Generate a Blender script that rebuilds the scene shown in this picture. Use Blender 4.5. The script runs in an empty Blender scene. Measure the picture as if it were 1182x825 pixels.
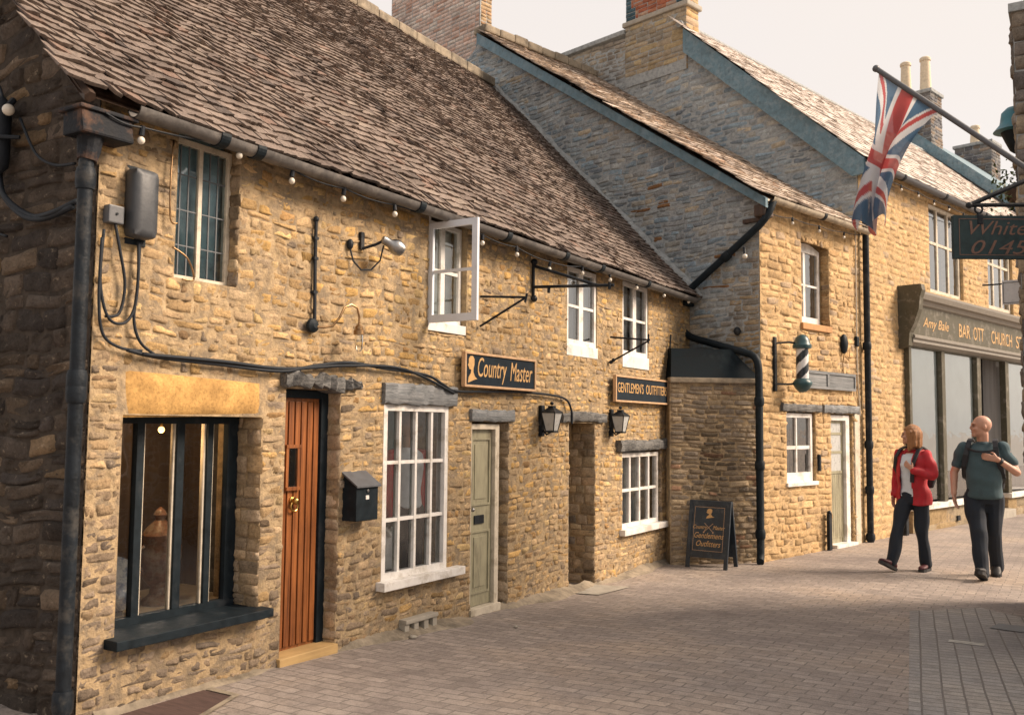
import bpy, bmesh, math, random
import numpy as np
from mathutils import Matrix, Vector, Quaternion
R = math.radians
scene = bpy.context.scene
COL = scene.collection
rng = np.random.default_rng(7)
random.seed(7)

# ------------------------------------------------------------------ materials
def newmat(name):
    m = bpy.data.materials.new(name); m.use_nodes = True
    nt = m.node_tree; nt.nodes.clear()
    out = nt.nodes.new('ShaderNodeOutputMaterial')
    b = nt.nodes.new('ShaderNodeBsdfPrincipled')
    nt.links.new(b.outputs[0], out.inputs[0])
    return m, nt, b, out
def node(nt, t, **kw):
    n = nt.nodes.new(t)
    for k, v in kw.items():
        if k.startswith('i_'):
            key = k[2:].replace('_', ' ')
            n.inputs[key].default_value = v
        else: setattr(n, k, v)
    return n
def ramp(nt, fac, stops):
    r = nt.nodes.new('ShaderNodeValToRGB'); e = r.color_ramp.elements
    while len(e) < len(stops): e.new(.5)
    for i, (p, c) in enumerate(stops):
        e[i].position = p; e[i].color = c if len(c) == 4 else (*c, 1)
    nt.links.new(fac, r.inputs[0]); return r.outputs[0]
def mix(nt, mode, fac, a, b):
    n = nt.nodes.new('ShaderNodeMix'); n.data_type = 'RGBA'; n.blend_type = mode
    for idx, val in ((0, fac), (6, a), (7, b)):
        if isinstance(val, (int, float)): n.inputs[idx].default_value = val
        elif isinstance(val, tuple): n.inputs[idx].default_value = (*val, 1) if len(val) == 3 else val
        else: nt.links.new(val, n.inputs[idx])
    return n.outputs[2]
def coords(nt, scale=(1, 1, 1)):
    t = nt.nodes.new('ShaderNodeTexCoord'); mp = nt.nodes.new('ShaderNodeMapping')
    mp.inputs['Scale'].default_value = scale
    nt.links.new(t.outputs['Object'], mp.inputs[0]); return mp.outputs[0]
def noise(nt, vec, scale, detail=4, rough=.6):
    n = node(nt, 'ShaderNodeTexNoise'); n.inputs['Scale'].default_value = scale
    n.inputs['Detail'].default_value = detail; n.inputs['Roughness'].default_value = rough
    nt.links.new(vec, n.inputs['Vector']); return n.outputs['Fac']
def bump(nt, h, strength, dist, prev=None):
    n = nt.nodes.new('ShaderNodeBump'); n.inputs['Strength'].default_value = strength
    n.inputs['Distance'].default_value = dist; nt.links.new(h, n.inputs['Height'])
    if prev is not None: nt.links.new(prev, n.inputs['Normal'])
    return n.outputs[0]
g3 = lambda v: (v, v, v)

def mat_stone(name, blotch=(.62, .5, .36), rough=.95, bs=1.0, lichen=.35):
    m, nt, b, _ = newmat(name); v = coords(nt)
    at = node(nt, 'ShaderNodeAttribute', attribute_name='Col')
    c = at.outputs['Color']
    n1 = noise(nt, v, 9, 5, .7)
    c = mix(nt, 'MULTIPLY', 1.0, c, ramp(nt, n1, [(.25, g3(.62)), (.55, g3(1)), (.8, g3(1.3))]))
    n2 = noise(nt, v, 55, 3, .7)
    c = mix(nt, 'MULTIPLY', .8, c, ramp(nt, n2, [(.3, g3(.55)), (.5, g3(1)), (.75, g3(1.2))]))
    n3 = noise(nt, v, 1.3, 4, .65)
    c = mix(nt, 'MULTIPLY', .75, c, ramp(nt, n3, [(.35, (.55, .54, .56)), (.5, g3(1)), (.7, g3(1.1))]))
    n4 = noise(nt, v, 22, 4, .75)
    f = ramp(nt, n4, [(.6, g3(0)), (.72, g3(lichen))])
    c = mix(nt, 'MIX', f, c, blotch)
    nt.links.new(c, b.inputs['Base Color']); b.inputs['Roughness'].default_value = rough
    b.inputs['Specular IOR Level'].default_value = .2
    h0 = noise(nt, v, 13, 5, .7); h1 = noise(nt, v, 38, 6, .75); h2 = noise(nt, v, 130, 3, .6)
    nb = bump(nt, h0, .3 * bs, .025); nb = bump(nt, h1, .75 * bs, .02, nb); nb = bump(nt, h2, .5 * bs, .006, nb)
    nt.links.new(nb, b.inputs['Normal']); return m
def mat_plain(name, col, rough=.5, metal=0, var=.12, wear=None, wearamt=.3, scale=14, bumpamt=.12, spec=.5, stretch=(1, 1, 1)):
    m, nt, b, _ = newmat(name); v = coords(nt, stretch)
    n1 = noise(nt, v, scale, 5, .65)
    c = mix(nt, 'MULTIPLY', 1.0, col, ramp(nt, n1, [(.25, g3(1 - 2.2 * var)), (.5, g3(1)), (.75, g3(1 + 1.5 * var))]))
    if wear:
        n2 = noise(nt, v, scale * .45, 6, .72)
        f = ramp(nt, n2, [(.56 - wearamt * .25, g3(0)), (.68 - wearamt * .2, g3(.85))])
        c = mix(nt, 'MIX', f, c, wear)
    nt.links.new(c, b.inputs['Base Color'])
    r = ramp(nt, n1, [(.3, g3(max(0, rough - .1))), (.7, g3(min(1, rough + .12)))])
    nt.links.new(r, b.inputs['Roughness']); b.inputs['Metallic'].default_value = metal
    b.inputs['Specular IOR Level'].default_value = spec
    nt.links.new(bump(nt, noise(nt, v, scale * 4, 4), bumpamt, .01), b.inputs['Normal']); return m
def mat_wood(name, c1, c2, rough=.55, axis='Z', scale=1.0, bumpamt=.3):
    s = {'X': (.6, 14, 14), 'Y': (14, .6, 14), 'Z': (14, 14, .6)}[axis]
    m, nt, b, _ = newmat(name); v = coords(nt, tuple(x * scale for x in s))
    n1 = noise(nt, v, 2.5, 6, .65); n2 = noise(nt, coords(nt), 3, 3)
    c = ramp(nt, n1, [(.3, c1), (.68, c2)])
    c = mix(nt, 'MULTIPLY', .6, c, ramp(nt, n2, [(.3, g3(.6)), (.65, g3(1.15))]))
    nt.links.new(c, b.inputs['Base Color']); b.inputs['Roughness'].default_value = rough
    nt.links.new(bump(nt, n1, bumpamt, .01), b.inputs['Normal']); return m
def mat_glass(name, tint=(.75, .82, .85), refl=1.0, rough=.02, gain=.9):
    m, nt, b, out = newmat(name); nt.nodes.remove(b)
    fr = node(nt, 'ShaderNodeFresnel'); fr.inputs['IOR'].default_value = 1.6
    tr = node(nt, 'ShaderNodeBsdfTransparent'); tr.inputs[0].default_value = (*tint, 1)
    gl = node(nt, 'ShaderNodeBsdfGlossy'); gl.inputs['Roughness'].default_value = rough
    gl.inputs[0].default_value = (refl, refl, refl, 1)
    v = coords(nt); nb = bump(nt, noise(nt, v, 3.5, 2), .12, .03)
    nt.links.new(nb, gl.inputs['Normal'])
    mu = node(nt, 'ShaderNodeMath', operation='MULTIPLY_ADD'); mu.inputs[1].default_value = gain; mu.inputs[2].default_value = .01; mu.use_clamp = True
    nt.links.new(fr.outputs[0], mu.inputs[0])
    mx = node(nt, 'ShaderNodeMixShader')
    nt.links.new(mu.outputs[0], mx.inputs[0]); nt.links.new(tr.outputs[0], mx.inputs[1]); nt.links.new(gl.outputs[0], mx.inputs[2])
    nt.links.new(mx.outputs[0], out.inputs[0]); return m
def mat_emit(name, col, s):
    m, nt, b, out = newmat(name)
    b.inputs['Base Color'].default_value = (*col, 1)
    b.inputs['Emission Color'].default_value = (*col, 1); b.inputs['Emission Strength'].default_value = s
    return m
def mat_paver(name, cols, bw, rh, rot, mortar, msize=.006, bias=0, wobble=.05):
    m, nt, b, _ = newmat(name)
    t = nt.nodes.new('ShaderNodeTexCoord'); mp = nt.nodes.new('ShaderNodeMapping')
    mp.inputs['Rotation'].default_value = (0, 0, rot)
    nt.links.new(t.outputs['Object'], mp.inputs[0]); v0 = mp.outputs[0]
    # wobble so that the joints are not ruler straight
    nz = node(nt, 'ShaderNodeTexNoise'); nz.inputs['Scale'].default_value = 1.7; nz.inputs['Detail'].default_value = 3
    nt.links.new(v0, nz.inputs['Vector'])
    va = node(nt, 'ShaderNodeVectorMath', operation='MULTIPLY_ADD')
    va.inputs[1].default_value = (wobble, wobble, 0); nt.links.new(nz.outputs['Color'], va.inputs[0]); nt.links.new(v0, va.inputs[2])
    v = va.outputs[0]
    br = node(nt, 'ShaderNodeTexBrick'); br.offset = .5
    nt.links.new(v, br.inputs['Vector'])
    br.inputs['Color1'].default_value = g3(0) + (1,); br.inputs['Color2'].default_value = g3(1) + (1,)
    br.inputs['Mortar'].default_value = g3(.5) + (1,)
    br.inputs['Scale'].default_value = 1; br.inputs['Mortar Size'].default_value = msize
    br.inputs['Mortar Smooth'].default_value = .35; br.inputs['Bias'].default_value = bias
    br.inputs['Brick Width'].default_value = bw; br.inputs['Row Height'].default_value = rh
    base = ramp(nt, br.outputs['Color'], [(0, cols[0]), (.5, cols[1]), (1, cols[2])])
    n1 = noise(nt, v0, .55, 4, .6)
    base = mix(nt, 'MULTIPLY', .9, base, ramp(nt, n1, [(.3, (.62, .62, .66)), (.5, g3(1)), (.72, (1.3, 1.2, 1.05))]))
    n2 = noise(nt, v0, 14, 5, .7)
    base = mix(nt, 'MULTIPLY', .8, base, ramp(nt, n2, [(.3, g3(.6)), (.5, g3(1)), (.75, g3(1.3))]))
    n3 = noise(nt, v0, 90, 3, .7)
    base = mix(nt, 'MULTIPLY', .6, base, ramp(nt, n3, [(.3, g3(.6)), (.7, g3(1.3))]))
    n5 = noise(nt, v0, 5.5, 6, .75)
    base = mix(nt, 'MIX', ramp(nt, n5, [(.62, g3(0)), (.74, g3(.45))]), base, (.10, .085, .075))
    n6 = noise(nt, v0, 33, 2, .5)
    base = mix(nt, 'MIX', ramp(nt, n6, [(.74, g3(0)), (.77, g3(.5))]), base, (.07, .06, .055))
    c = mix(nt, 'MIX', br.outputs['Fac'], base, mortar)
    nt.links.new(c, b.inputs['Base Color']); b.inputs['Specular IOR Level'].default_value = .35
    nt.links.new(ramp(nt, n2, [(.3, g3(.6)), (.7, g3(.9))]), b.inputs['Roughness'])
    inv = node(nt, 'ShaderNodeMath', operation='SUBTRACT'); inv.inputs[0].default_value = 1
    nt.links.new(br.outputs['Fac'], inv.inputs[1])
    nb = bump(nt, inv.outputs[0], .7, .008); nb = bump(nt, n2, .35, .01, nb)
    tl = node(nt, 'ShaderNodeMath', operation='MULTIPLY'); tl.inputs[1].default_value = 1
    nb = bump(nt, br.outputs['Color'], .35, .006, nb)
    nt.links.new(nb, b.inputs['Normal']); return m

M = {}
M['stone'] = mat_stone('honey_rubble_stone')
M['grey_stone'] = mat_stone('weathered_grey_stone', blotch=(.42, .42, .38), bs=.9, lichen=.45)
M['smooth_stone'] = mat_stone('dressed_stone', blotch=(.5, .36, .17), bs=.25, lichen=.15)
M['slate'] = mat_stone('stone_slate', blotch=(.07, .06, .052), bs=.7, lichen=.35)
M['brick'] = mat_stone('old_brick', blotch=(.5, .4, .34), bs=.5, lichen=.3)
M['mortar'] = mat_plain('lime_mortar', (.37, .275, .165), .95, var=.25, scale=14, bumpamt=1, spec=.1, wear=(.2, .16, .115), wearamt=.4)
M['honey_mortar'] = mat_plain('honey_mortar', (.50, .35, .19), .95, var=.2, scale=14, bumpamt=1, spec=.1, wear=(.3, .23, .14), wearamt=.25)
M['dark_mortar'] = mat_plain('dark_mortar', (.06, .049, .04), .95, var=.25, scale=12, bumpamt=1, spec=.1)
M['grey_mortar'] = mat_plain('grey_mortar', (.33, .345, .345), .95, var=.2, scale=14, bumpamt=1, spec=.1)
M['white'] = mat_plain('white_painted_wood', (.72, .70, .67), .45, var=.06, wear=(.45, .41, .35), wearamt=.22, scale=9)
M['shaded_white'] = mat_plain('shade_tinted_casement', (.62, .66, .72), .45, var=.05, scale=9)  # white paint with the open leaf's bluish shade put into it
M['cream'] = mat_plain('cream_painted_frame', (.56, .50, .40), .5, var=.1, wear=(.35, .3, .22), wearamt=.2)
M['sage'] = mat_plain('sage_green_paint', (.29, .27, .18), .5, var=.12, wear=(.17, .15, .10), wearamt=.22, scale=7, stretch=(3, 3, .7))
M['navy'] = mat_plain('dark_navy_paint', (.008, .014, .019), .55, spec=.2, var=.2, wear=(.025, .03, .035), wearamt=.05)
M['iron'] = mat_plain('black_cast_iron', (.009, .013, .018), .5, var=.3, wear=(.05, .048, .045), wearamt=.18, scale=11, bumpamt=.35, spec=.22)
M['rust'] = mat_plain('rusty_black_iron', (.012, .014, .018), .7, var=.35, wear=(.11, .06, .038), wearamt=.35, scale=9, bumpamt=.5, spec=.2)
M['cable'] = mat_plain('black_cable', (.014, .018, .024), .6, var=.2, spec=.25)
M['gutter'] = mat_plain('weathered_grey_gutter', (.10, .093, .088), .5, var=.2, wear=(.18, .165, .15), wearamt=.25)
M['cream_gutter'] = mat_plain('cream_gutter', (.42, .36, .27), .5, var=.15, wear=(.2, .17, .13), wearamt=.3)
M['grey_plastic'] = mat_plain('grey_plastic', (.085, .09, .1), .5, var=.1)
M['greyboard'] = mat_wood('weathered_grey_board', (.09, .105, .115), (.26, .265, .27), .85, 'Y', 1.5, .8)
M['lintel'] = mat_wood('weathered_grey_timber', (.03, .033, .037), (.21, .205, .195), .9, 'Y', 1.6, 1.0)
M['oak'] = mat_wood('varnished_oak', (.10, .03, .009), (.36, .125, .034), .42, 'Z', 1.1, .4)
M['threshold'] = mat_wood('pale_wood_threshold', (.40, .26, .11), (.56, .38, .17), .5, 'Y', .6, .15)
M['darkwood'] = mat_wood('dark_brown_wood', (.03, .018, .012), (.08, .045, .028), .6, 'Z', .6)
M['panel'] = mat_wood('brown_panelling', (.085, .055, .036), (.15, .10, .065), .6, 'Z', .4)
M['brass'] = mat_plain('aged_brass', (.5, .32, .1), .3, metal=1, var=.15)
M['copper'] = mat_plain('aged_copper', (.3, .19, .1), .38, metal=1, var=.25)
M['steel'] = mat_plain('dull_steel', (.3, .3, .3), .35, metal=1, var=.15)
M['glass'] = mat_glass('window_glass', (.85, .9, .92), 1.0, .02, 2.0)
M['shopglass'] = mat_glass('reflective_shop_glass', (.8, .85, .88), 1.0, .01, 1.9)
M['clearglass'] = mat_glass('clear_window_glass', (.93, .95, .95))
M['leadglass'] = mat_glass('old_leaded_glass', (.85, .92, .95), 1.0, .06, 2.2)
M['lanternglass'] = mat_plain('frosted_lantern_glass', (.42, .43, .42), .3, var=.1)
M['dark'] = mat_plain('dark_room', (.03, .03, .033), .9)
M['teal'] = mat_plain('teal_wall', (.26, .50, .52), .8)
M['sky_reflection'] = mat_plain('blue_green_reflection', (.27, .40, .44), .8, var=.3, scale=5)
M['leadcame'] = mat_plain('grey_lead_came', (.11, .12, .13), .6, var=.1)
M['blind'] = mat_plain('pale_blind', (.82, .85, .81), .8, var=.05, scale=2)
M['curtain'] = mat_plain('white_curtain', (.5, .5, .5), .9, var=.15, stretch=(20, 20, .5), scale=1)
M['bulb'] = mat_plain('white_glass_bulb', (.62, .58, .5), .15, var=.03)
M['signboard'] = mat_plain('dark_slate_blue_board', (.012, .02, .029), .75, var=.25, spec=.15)
M['gold'] = mat_plain('gold_lettering', (.55, .33, .13), .45, var=.12)
M['darkgold'] = mat_plain('faded_bronze_lettering', (.13, .07, .05), .6, var=.1)
M['signframe'] = mat_plain('tan_sign_frame', (.5, .32, .18), .5, var=.15)
M['fascia'] = mat_plain('taupe_shopfront_paint', (.085, .078, .055), .6, spec=.25, var=.1, wear=(.2, .18, .15), wearamt=.15)
M['fasciatrim'] = mat_plain('pale_taupe_moulding', (.20, .18, .15), .5, var=.12)
M['bargeboard'] = mat_plain('blue_grey_bargeboard', (.10, .175, .22), .6, var=.2, wear=(.17, .24, .28), wearamt=.3)
M['lead'] = mat_plain('dark_lead_sheet', (.006, .011, .015), .7, var=.25, wear=(.015, .024, .028), wearamt=.15, scale=4, spec=.12)
M['stripe_white'] = mat_plain('white_enamel', (.7, .7, .7), .3, var=.05)
M['stripe_dark'] = mat_plain('black_enamel', (.015, .022, .03), .3, var=.1)
M['teal_metal'] = mat_plain('dark_teal_metal', (.02, .065, .075), .35, var=.15)
M['bluelamp'] = mat_plain('blue_green_paint', (.03, .16, .21), .45, var=.15)
M['slab'] = mat_plain('pale_paving_slab', (.34, .31, .26), .85, var=.12, scale=8, bumpamt=.3)
M['tan_sill'] = mat_plain('orange_tan_sandstone', (.46, .25, .11), .9, var=.15, scale=12, bumpamt=.4)
M['pale_tile'] = mat_plain('pale_roof_tile', (.52, .46, .41), .7, var=.05, scale=3)
M['flagstone'] = mat_plain('grey_flagstone', (.17, .175, .18), .85, var=.12, scale=8, bumpamt=.3)
M['haunch'] = mat_plain('worn_mortar_strip', (.27, .225, .165), .95, var=.25, scale=6, bumpamt=.6, wear=(.12, .1, .075), wearamt=.35)
M['hatch'] = mat_plain('red_brown_boards', (.085, .05, .042), .8, var=.3, scale=7, stretch=(1, 12, 1))
M['grate'] = mat_plain('worn_drain', (.34, .33, .30), .6, var=.3)
M['pot'] = mat_plain('cream_clay', (.62, .52, .38), .8, var=.12)
M['terracotta'] = mat_plain('mottled_brown_ceramic', (.26, .13, .08), .4, var=.3, wear=(.4, .33, .25), wearamt=.35, scale=22)
M['leaf'] = mat_plain('green_leaves', (.09, .12, .03), .6, var=.3)
M['street'] = mat_paver('street_block_paving', [(.26, .222, .198), (.30, .257, .228), (.34, .292, .258)], .2, .1, 0, (.165, .146, .13), .005)
M['sett'] = mat_paver('grey_sett_paving', [(.26, .25, .24), (.285, .272, .262), (.31, .295, .28)], .1, .125, R(-98.2), (.15, .137, .128), .007, 0, .018)
def M_col(name, col, rough=.8, **k):
    M[name] = mat_plain(name, col, rough, **k); return M[name]
M_col('skin', (.50, .27, .19), .5, var=.06); M_col('red_fabric', (.40, .012, .022), .7, var=.12)
M_col('pale_blue_fabric', (.62, .68, .74), .85, var=.06); M_col('dark_trouser_fabric', (.011, .017, .028), .85, var=.2)
M_col('teal_fabric', (.05, .088, .105), .85, var=.12); M_col('burgundy_shoe', (.07, .016, .022), .6, var=.2)
M_col('black_shoe', (.014, .014, .016), .6, var=.2); M_col('black_nylon', (.012, .014, .02), .6, var=.2)
M['hair'] = mat_plain('ginger_blonde_hair', (.36, .165, .065), .5, var=.3, stretch=(40, 40, 1.5), scale=3, bumpamt=1.0)
M_col('lips', (.34, .11, .1), .5); M_col('eye', (.03, .02, .015), .2); M_col('stubble', (.3, .17, .13), .7)
M_col('mannequin_skin', (.35, .22, .15), .6)

# ------------------------------------------------------------------ mesh building
W = {}                                                      # world matrix of every object made here
I4 = Matrix.Identity(4)
class MB:
    def __init__(s): s.v = []; s.f = []; s.c = None; s.mi = []
    def add(s, vs, fs, mi=0):
        o = len(s.v); s.v += [tuple(map(float, p)) for p in vs]; s.f += [tuple(int(i) + o for i in f) for f in fs]; s.mi += [mi] * len(fs); return s
    def box(s, x0, x1, y0, y1, z0, z1, bev=0, mi=0):
        if bev:
            bm = bmesh.new(); bmesh.ops.create_cube(bm, size=1)
            for v in bm.verts: v.co = Vector(((x0 + x1) / 2 + v.co.x * (x1 - x0), (y0 + y1) / 2 + v.co.y * (y1 - y0), (z0 + z1) / 2 + v.co.z * (z1 - z0)))
            bmesh.ops.bevel(bm, geom=bm.edges[:], offset=bev, segments=2, affect='EDGES', profile=.6)
            return s.bm(bm, mi)
        vs = [(x, y, z) for x in (x0, x1) for y in (y0, y1) for z in (z0, z1)]
        return s.add(vs, [(0, 1, 3, 2), (4, 6, 7, 5), (0, 4, 5, 1), (2, 3, 7, 6), (0, 2, 6, 4), (1, 5, 7, 3)], mi)
    def bm(s, bm, mi=0):
        bm.verts.ensure_lookup_table(); bm.verts.index_update()
        s.add([v.co[:] for v in bm.verts], [[v.index for v in f.verts] for f in bm.faces], mi); bm.free(); return s
    def tube(s, pts, r, n=10, caps=True, mi=0):
        pts = [Vector(p) for p in pts]; rs = r if isinstance(r, (list, tuple)) else [r] * len(pts)
        o = []; prev = None
        for i, p in enumerate(pts):
            d = (pts[min(i + 1, len(pts) - 1)] - pts[max(i - 1, 0)]).normalized()
            if prev is None:
                a = d.orthogonal().normalized()
            else:
                a = (prev - d * prev.dot(d))
                a = a.normalized() if a.length > 1e-6 else d.orthogonal().normalized()
            prev = a; b = d.cross(a)
            o += [p + (a * math.cos(2 * math.pi * k / n) + b * math.sin(2 * math.pi * k / n)) * rs[i] for k in range(n)]
        f = []
        for i in range(len(pts) - 1):
            for k in range(n):
                k2 = (k + 1) % n; f.append((i * n + k, i * n + k2, (i + 1) * n + k2, (i + 1) * n + k))
        if caps: f.append(tuple(range(n - 1, -1, -1))); f.append(tuple((len(pts) - 1) * n + k for k in range(n)))
        return s.add(o, f, mi)
    def lathe(s, prof, c=(0, 0, 0), axis='Z', n=20, mi=0):
        o = []; f = []
        for r, h in prof:
            for k in range(n):
                a = 2 * math.pi * k / n; x, y = r * math.cos(a), r * math.sin(a)
                p = {'Z': (x, y, h), 'X': (h, x, y), 'Y': (y, h, x)}[axis]
                o.append((c[0] + p[0], c[1] + p[1], c[2] + p[2]))
        for i in range(len(prof) - 1):
            for k in range(n):
                k2 = (k + 1) % n; f.append((i * n + k, i * n + k2, (i + 1) * n + k2, (i + 1) * n + k))
        f.append(tuple(range(n - 1, -1, -1))); f.append(tuple((len(prof) - 1) * n + k for k in range(n)))
        return s.add(o, f, mi)
    def ball(s, c, r, n=12, sx=1, sy=1, sz=1, mi=0):
        m = max(6, n // 2 + 2)
        prof = [(max(1e-4, math.sin(math.pi * i / m)) * r, -math.cos(math.pi * i / m) * r) for i in range(m + 1)]
        t = MB(); t.lathe(prof, n=n)
        return s.add([(c[0] + x * sx, c[1] + y * sy, c[2] + z * sz) for x, y, z in t.v], t.f, mi)
    def prism(s, poly, x0, x1, mi=0):
        """poly in (y, z), extruded along x"""
        n = len(poly); vs = [(x0, y, z) for y, z in poly] + [(x1, y, z) for y, z in poly]
        fs = [tuple(range(n - 1, -1, -1)), tuple(range(n, 2 * n))] + [(i, (i + 1) % n, n + (i + 1) % n, n + i) for i in range(n)]
        return s.add(vs, fs, mi)
    def quad(s, a, b, c, d, mi=0): return s.add([a, b, c, d], [(0, 1, 2, 3)], mi)
    def xf(s, m):
        s.v = [tuple((m @ Vector(p))[:]) for p in s.v]; return s
    def rough(s, amt, freq=9):
        """irregular hand-worn surface"""
        v = np.array(s.v); 
        for k in range(3):
            ph = rng.uniform(0, 6, 3); fr = freq * (1 + k)
            v += amt / (1 + k) * np.stack([np.sin(v[:, 1] * fr + ph[0]) * np.sin(v[:, 2] * fr * 1.3 + ph[1]), np.sin(v[:, 2] * fr + ph[1]) * np.sin(v[:, 0] * fr + ph[2]), np.sin(v[:, 1] * fr * .8 + ph[2]) * np.cos(v[:, 0] * fr * 1.7)], 1)
        s.v = [tuple(p) for p in v.tolist()]; return s

def obj_from(name, verts, faces, mats, parent=None, frame=I4, smooth=False, col=None, mi=None, auto=None):
    me = bpy.data.meshes.new(name)
    root = W[parent.name] if parent else None
    if parent: T = root.inverted() @ frame
    else: T = I4
    V = np.asarray(verts, dtype=float)
    Tn = np.array(T); V = V @ Tn[:3, :3].T + Tn[:3, 3]
    me.from_pydata(V.tolist(), [], faces if isinstance(faces, list) else faces.tolist())
    mats = mats if isinstance(mats, (list, tuple)) else [mats]
    for m in mats: me.materials.append(m)
    if mi is not None and len(mats) > 1: me.polygons.foreach_set('material_index', np.array(mi, dtype=np.int32))
    if smooth: me.polygons.foreach_set('use_smooth', np.ones(len(me.polygons), dtype=bool))
    if col is not None:
        a = me.color_attributes.new('Col', 'FLOAT_COLOR', 'POINT')
        c4 = np.ones((len(V), 4)); c4[:, :3] = col
        a.data.foreach_set('color', c4.ravel())
    me.update()
    if smooth and auto: 
        try: me.set_sharp_from_angle(angle=R(auto))
        except Exception: pass
    o = bpy.data.objects.new(name, me); COL.objects.link(o)
    if parent: o.parent = parent; W[o.name] = root
    else: o.matrix_world = frame; W[o.name] = frame.copy()
    return o
def part(name, mb, mat, parent, frame=I4, smooth=False, label=None, auto=40):
    o = obj_from(name, mb.v, mb.f, mat, parent, frame, smooth, None, mb.mi, auto)
    if label: o['label'] = label
    return o
def tag(o, label=None, cat=None, group=None, kind=None):
    if label: o['label'] = label
    if cat: o['category'] = cat
    if group: o['group'] = group
    if kind: o['kind'] = kind
    return o
def thing(name, label, cat, frame=I4, loc=(0, 0, 0), group=None):
    o = bpy.data.objects.new(name, None); COL.objects.link(o); o.empty_display_size = .1
    m = frame @ Matrix.Translation(loc); o.matrix_world = m; W[o.name] = m.copy()
    return tag(o, label, cat, group)
def copy_thing(src, frame, loc, label):
    r = src.copy(); COL.objects.link(r); m = frame @ Matrix.Translation(loc); r.matrix_world = m; W[r.name] = m.copy(); r['label'] = label
    def rec(s, p):
        for ch in s.children:
            c = ch.copy(); COL.objects.link(c); c.parent = p; W[c.name] = W[r.name]; rec(ch, c)
    rec(src, r); return r

# frames: x = out of the facade into the street, y = along the facade, z = up
F1 = Matrix.Translation((-4.8, 0, 0))
B2 = Vector((-3.69, 12.366, 0))
F2 = Matrix.Translation(B2) @ Matrix.Rotation(R(-14), 4, 'Z')
def gz(x, y):
    t = min(max((y - 4.5) / 5.0, 0), 1); z = .03 - .13 * t
    k = min(max((x + 4.4) / 2.4, 0), 1); return z + .06 * k * k * (3 - 2 * k)

# ------------------------------------------------------------------ masonry
def courses(u0, u1, v0, v1, hr, lr, openings=(), inside=None, ragged=0):
    out = []; v = v0
    while v < v1 - .02:
        h = rng.uniform(*hr); h = min(h, v1 - v)
        if v1 - v - h < .04: h = v1 - v
        a, b = v, v + h
        ops = [o for o in openings if o[2] < b - .004 and o[3] > a + .004]
        xs = sorted({u0, u1, *[min(max(x, u0), u1) for o in ops for x in (o[0], o[1])]})
        for s0, s1 in zip(xs[:-1], xs[1:]):
            if s1 - s0 < .03: continue
            segs = [(a, b)]
            for o in ops:
                if o[0] <= s0 + .001 and o[1] >= s1 - .001:
                    ns = []
                    for p, q in segs:
                        if o[2] > p: ns.append((p, min(q, o[2])))
                        if o[3] < q: ns.append((max(p, o[3]), q))
                    segs = ns
            for p, q in segs:
                if q - p < .022: continue
                u = s0
                while u < s1 - .01:
                    l = rng.uniform(*lr) * (1 if rng.random() > .15 else 1.5)
                    if s1 - u - l < lr[0] * .7: l = s1 - u
                    # some stones are split in two thin ones
                    if q - p > .09 and rng.random() < ragged:
                        k = p + (q - p) * rng.uniform(.4, .6); cells = [(u, u + l, p, k), (u, u + l, k, q)]
                    else: cells = [(u, u + l, p, q)]
                    for c in cells:
                        if inside is None or inside((c[0] + c[1]) / 2, (c[2] + c[3]) / 2): out.append(c)
                    u += l
        v = b
    return out
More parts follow.
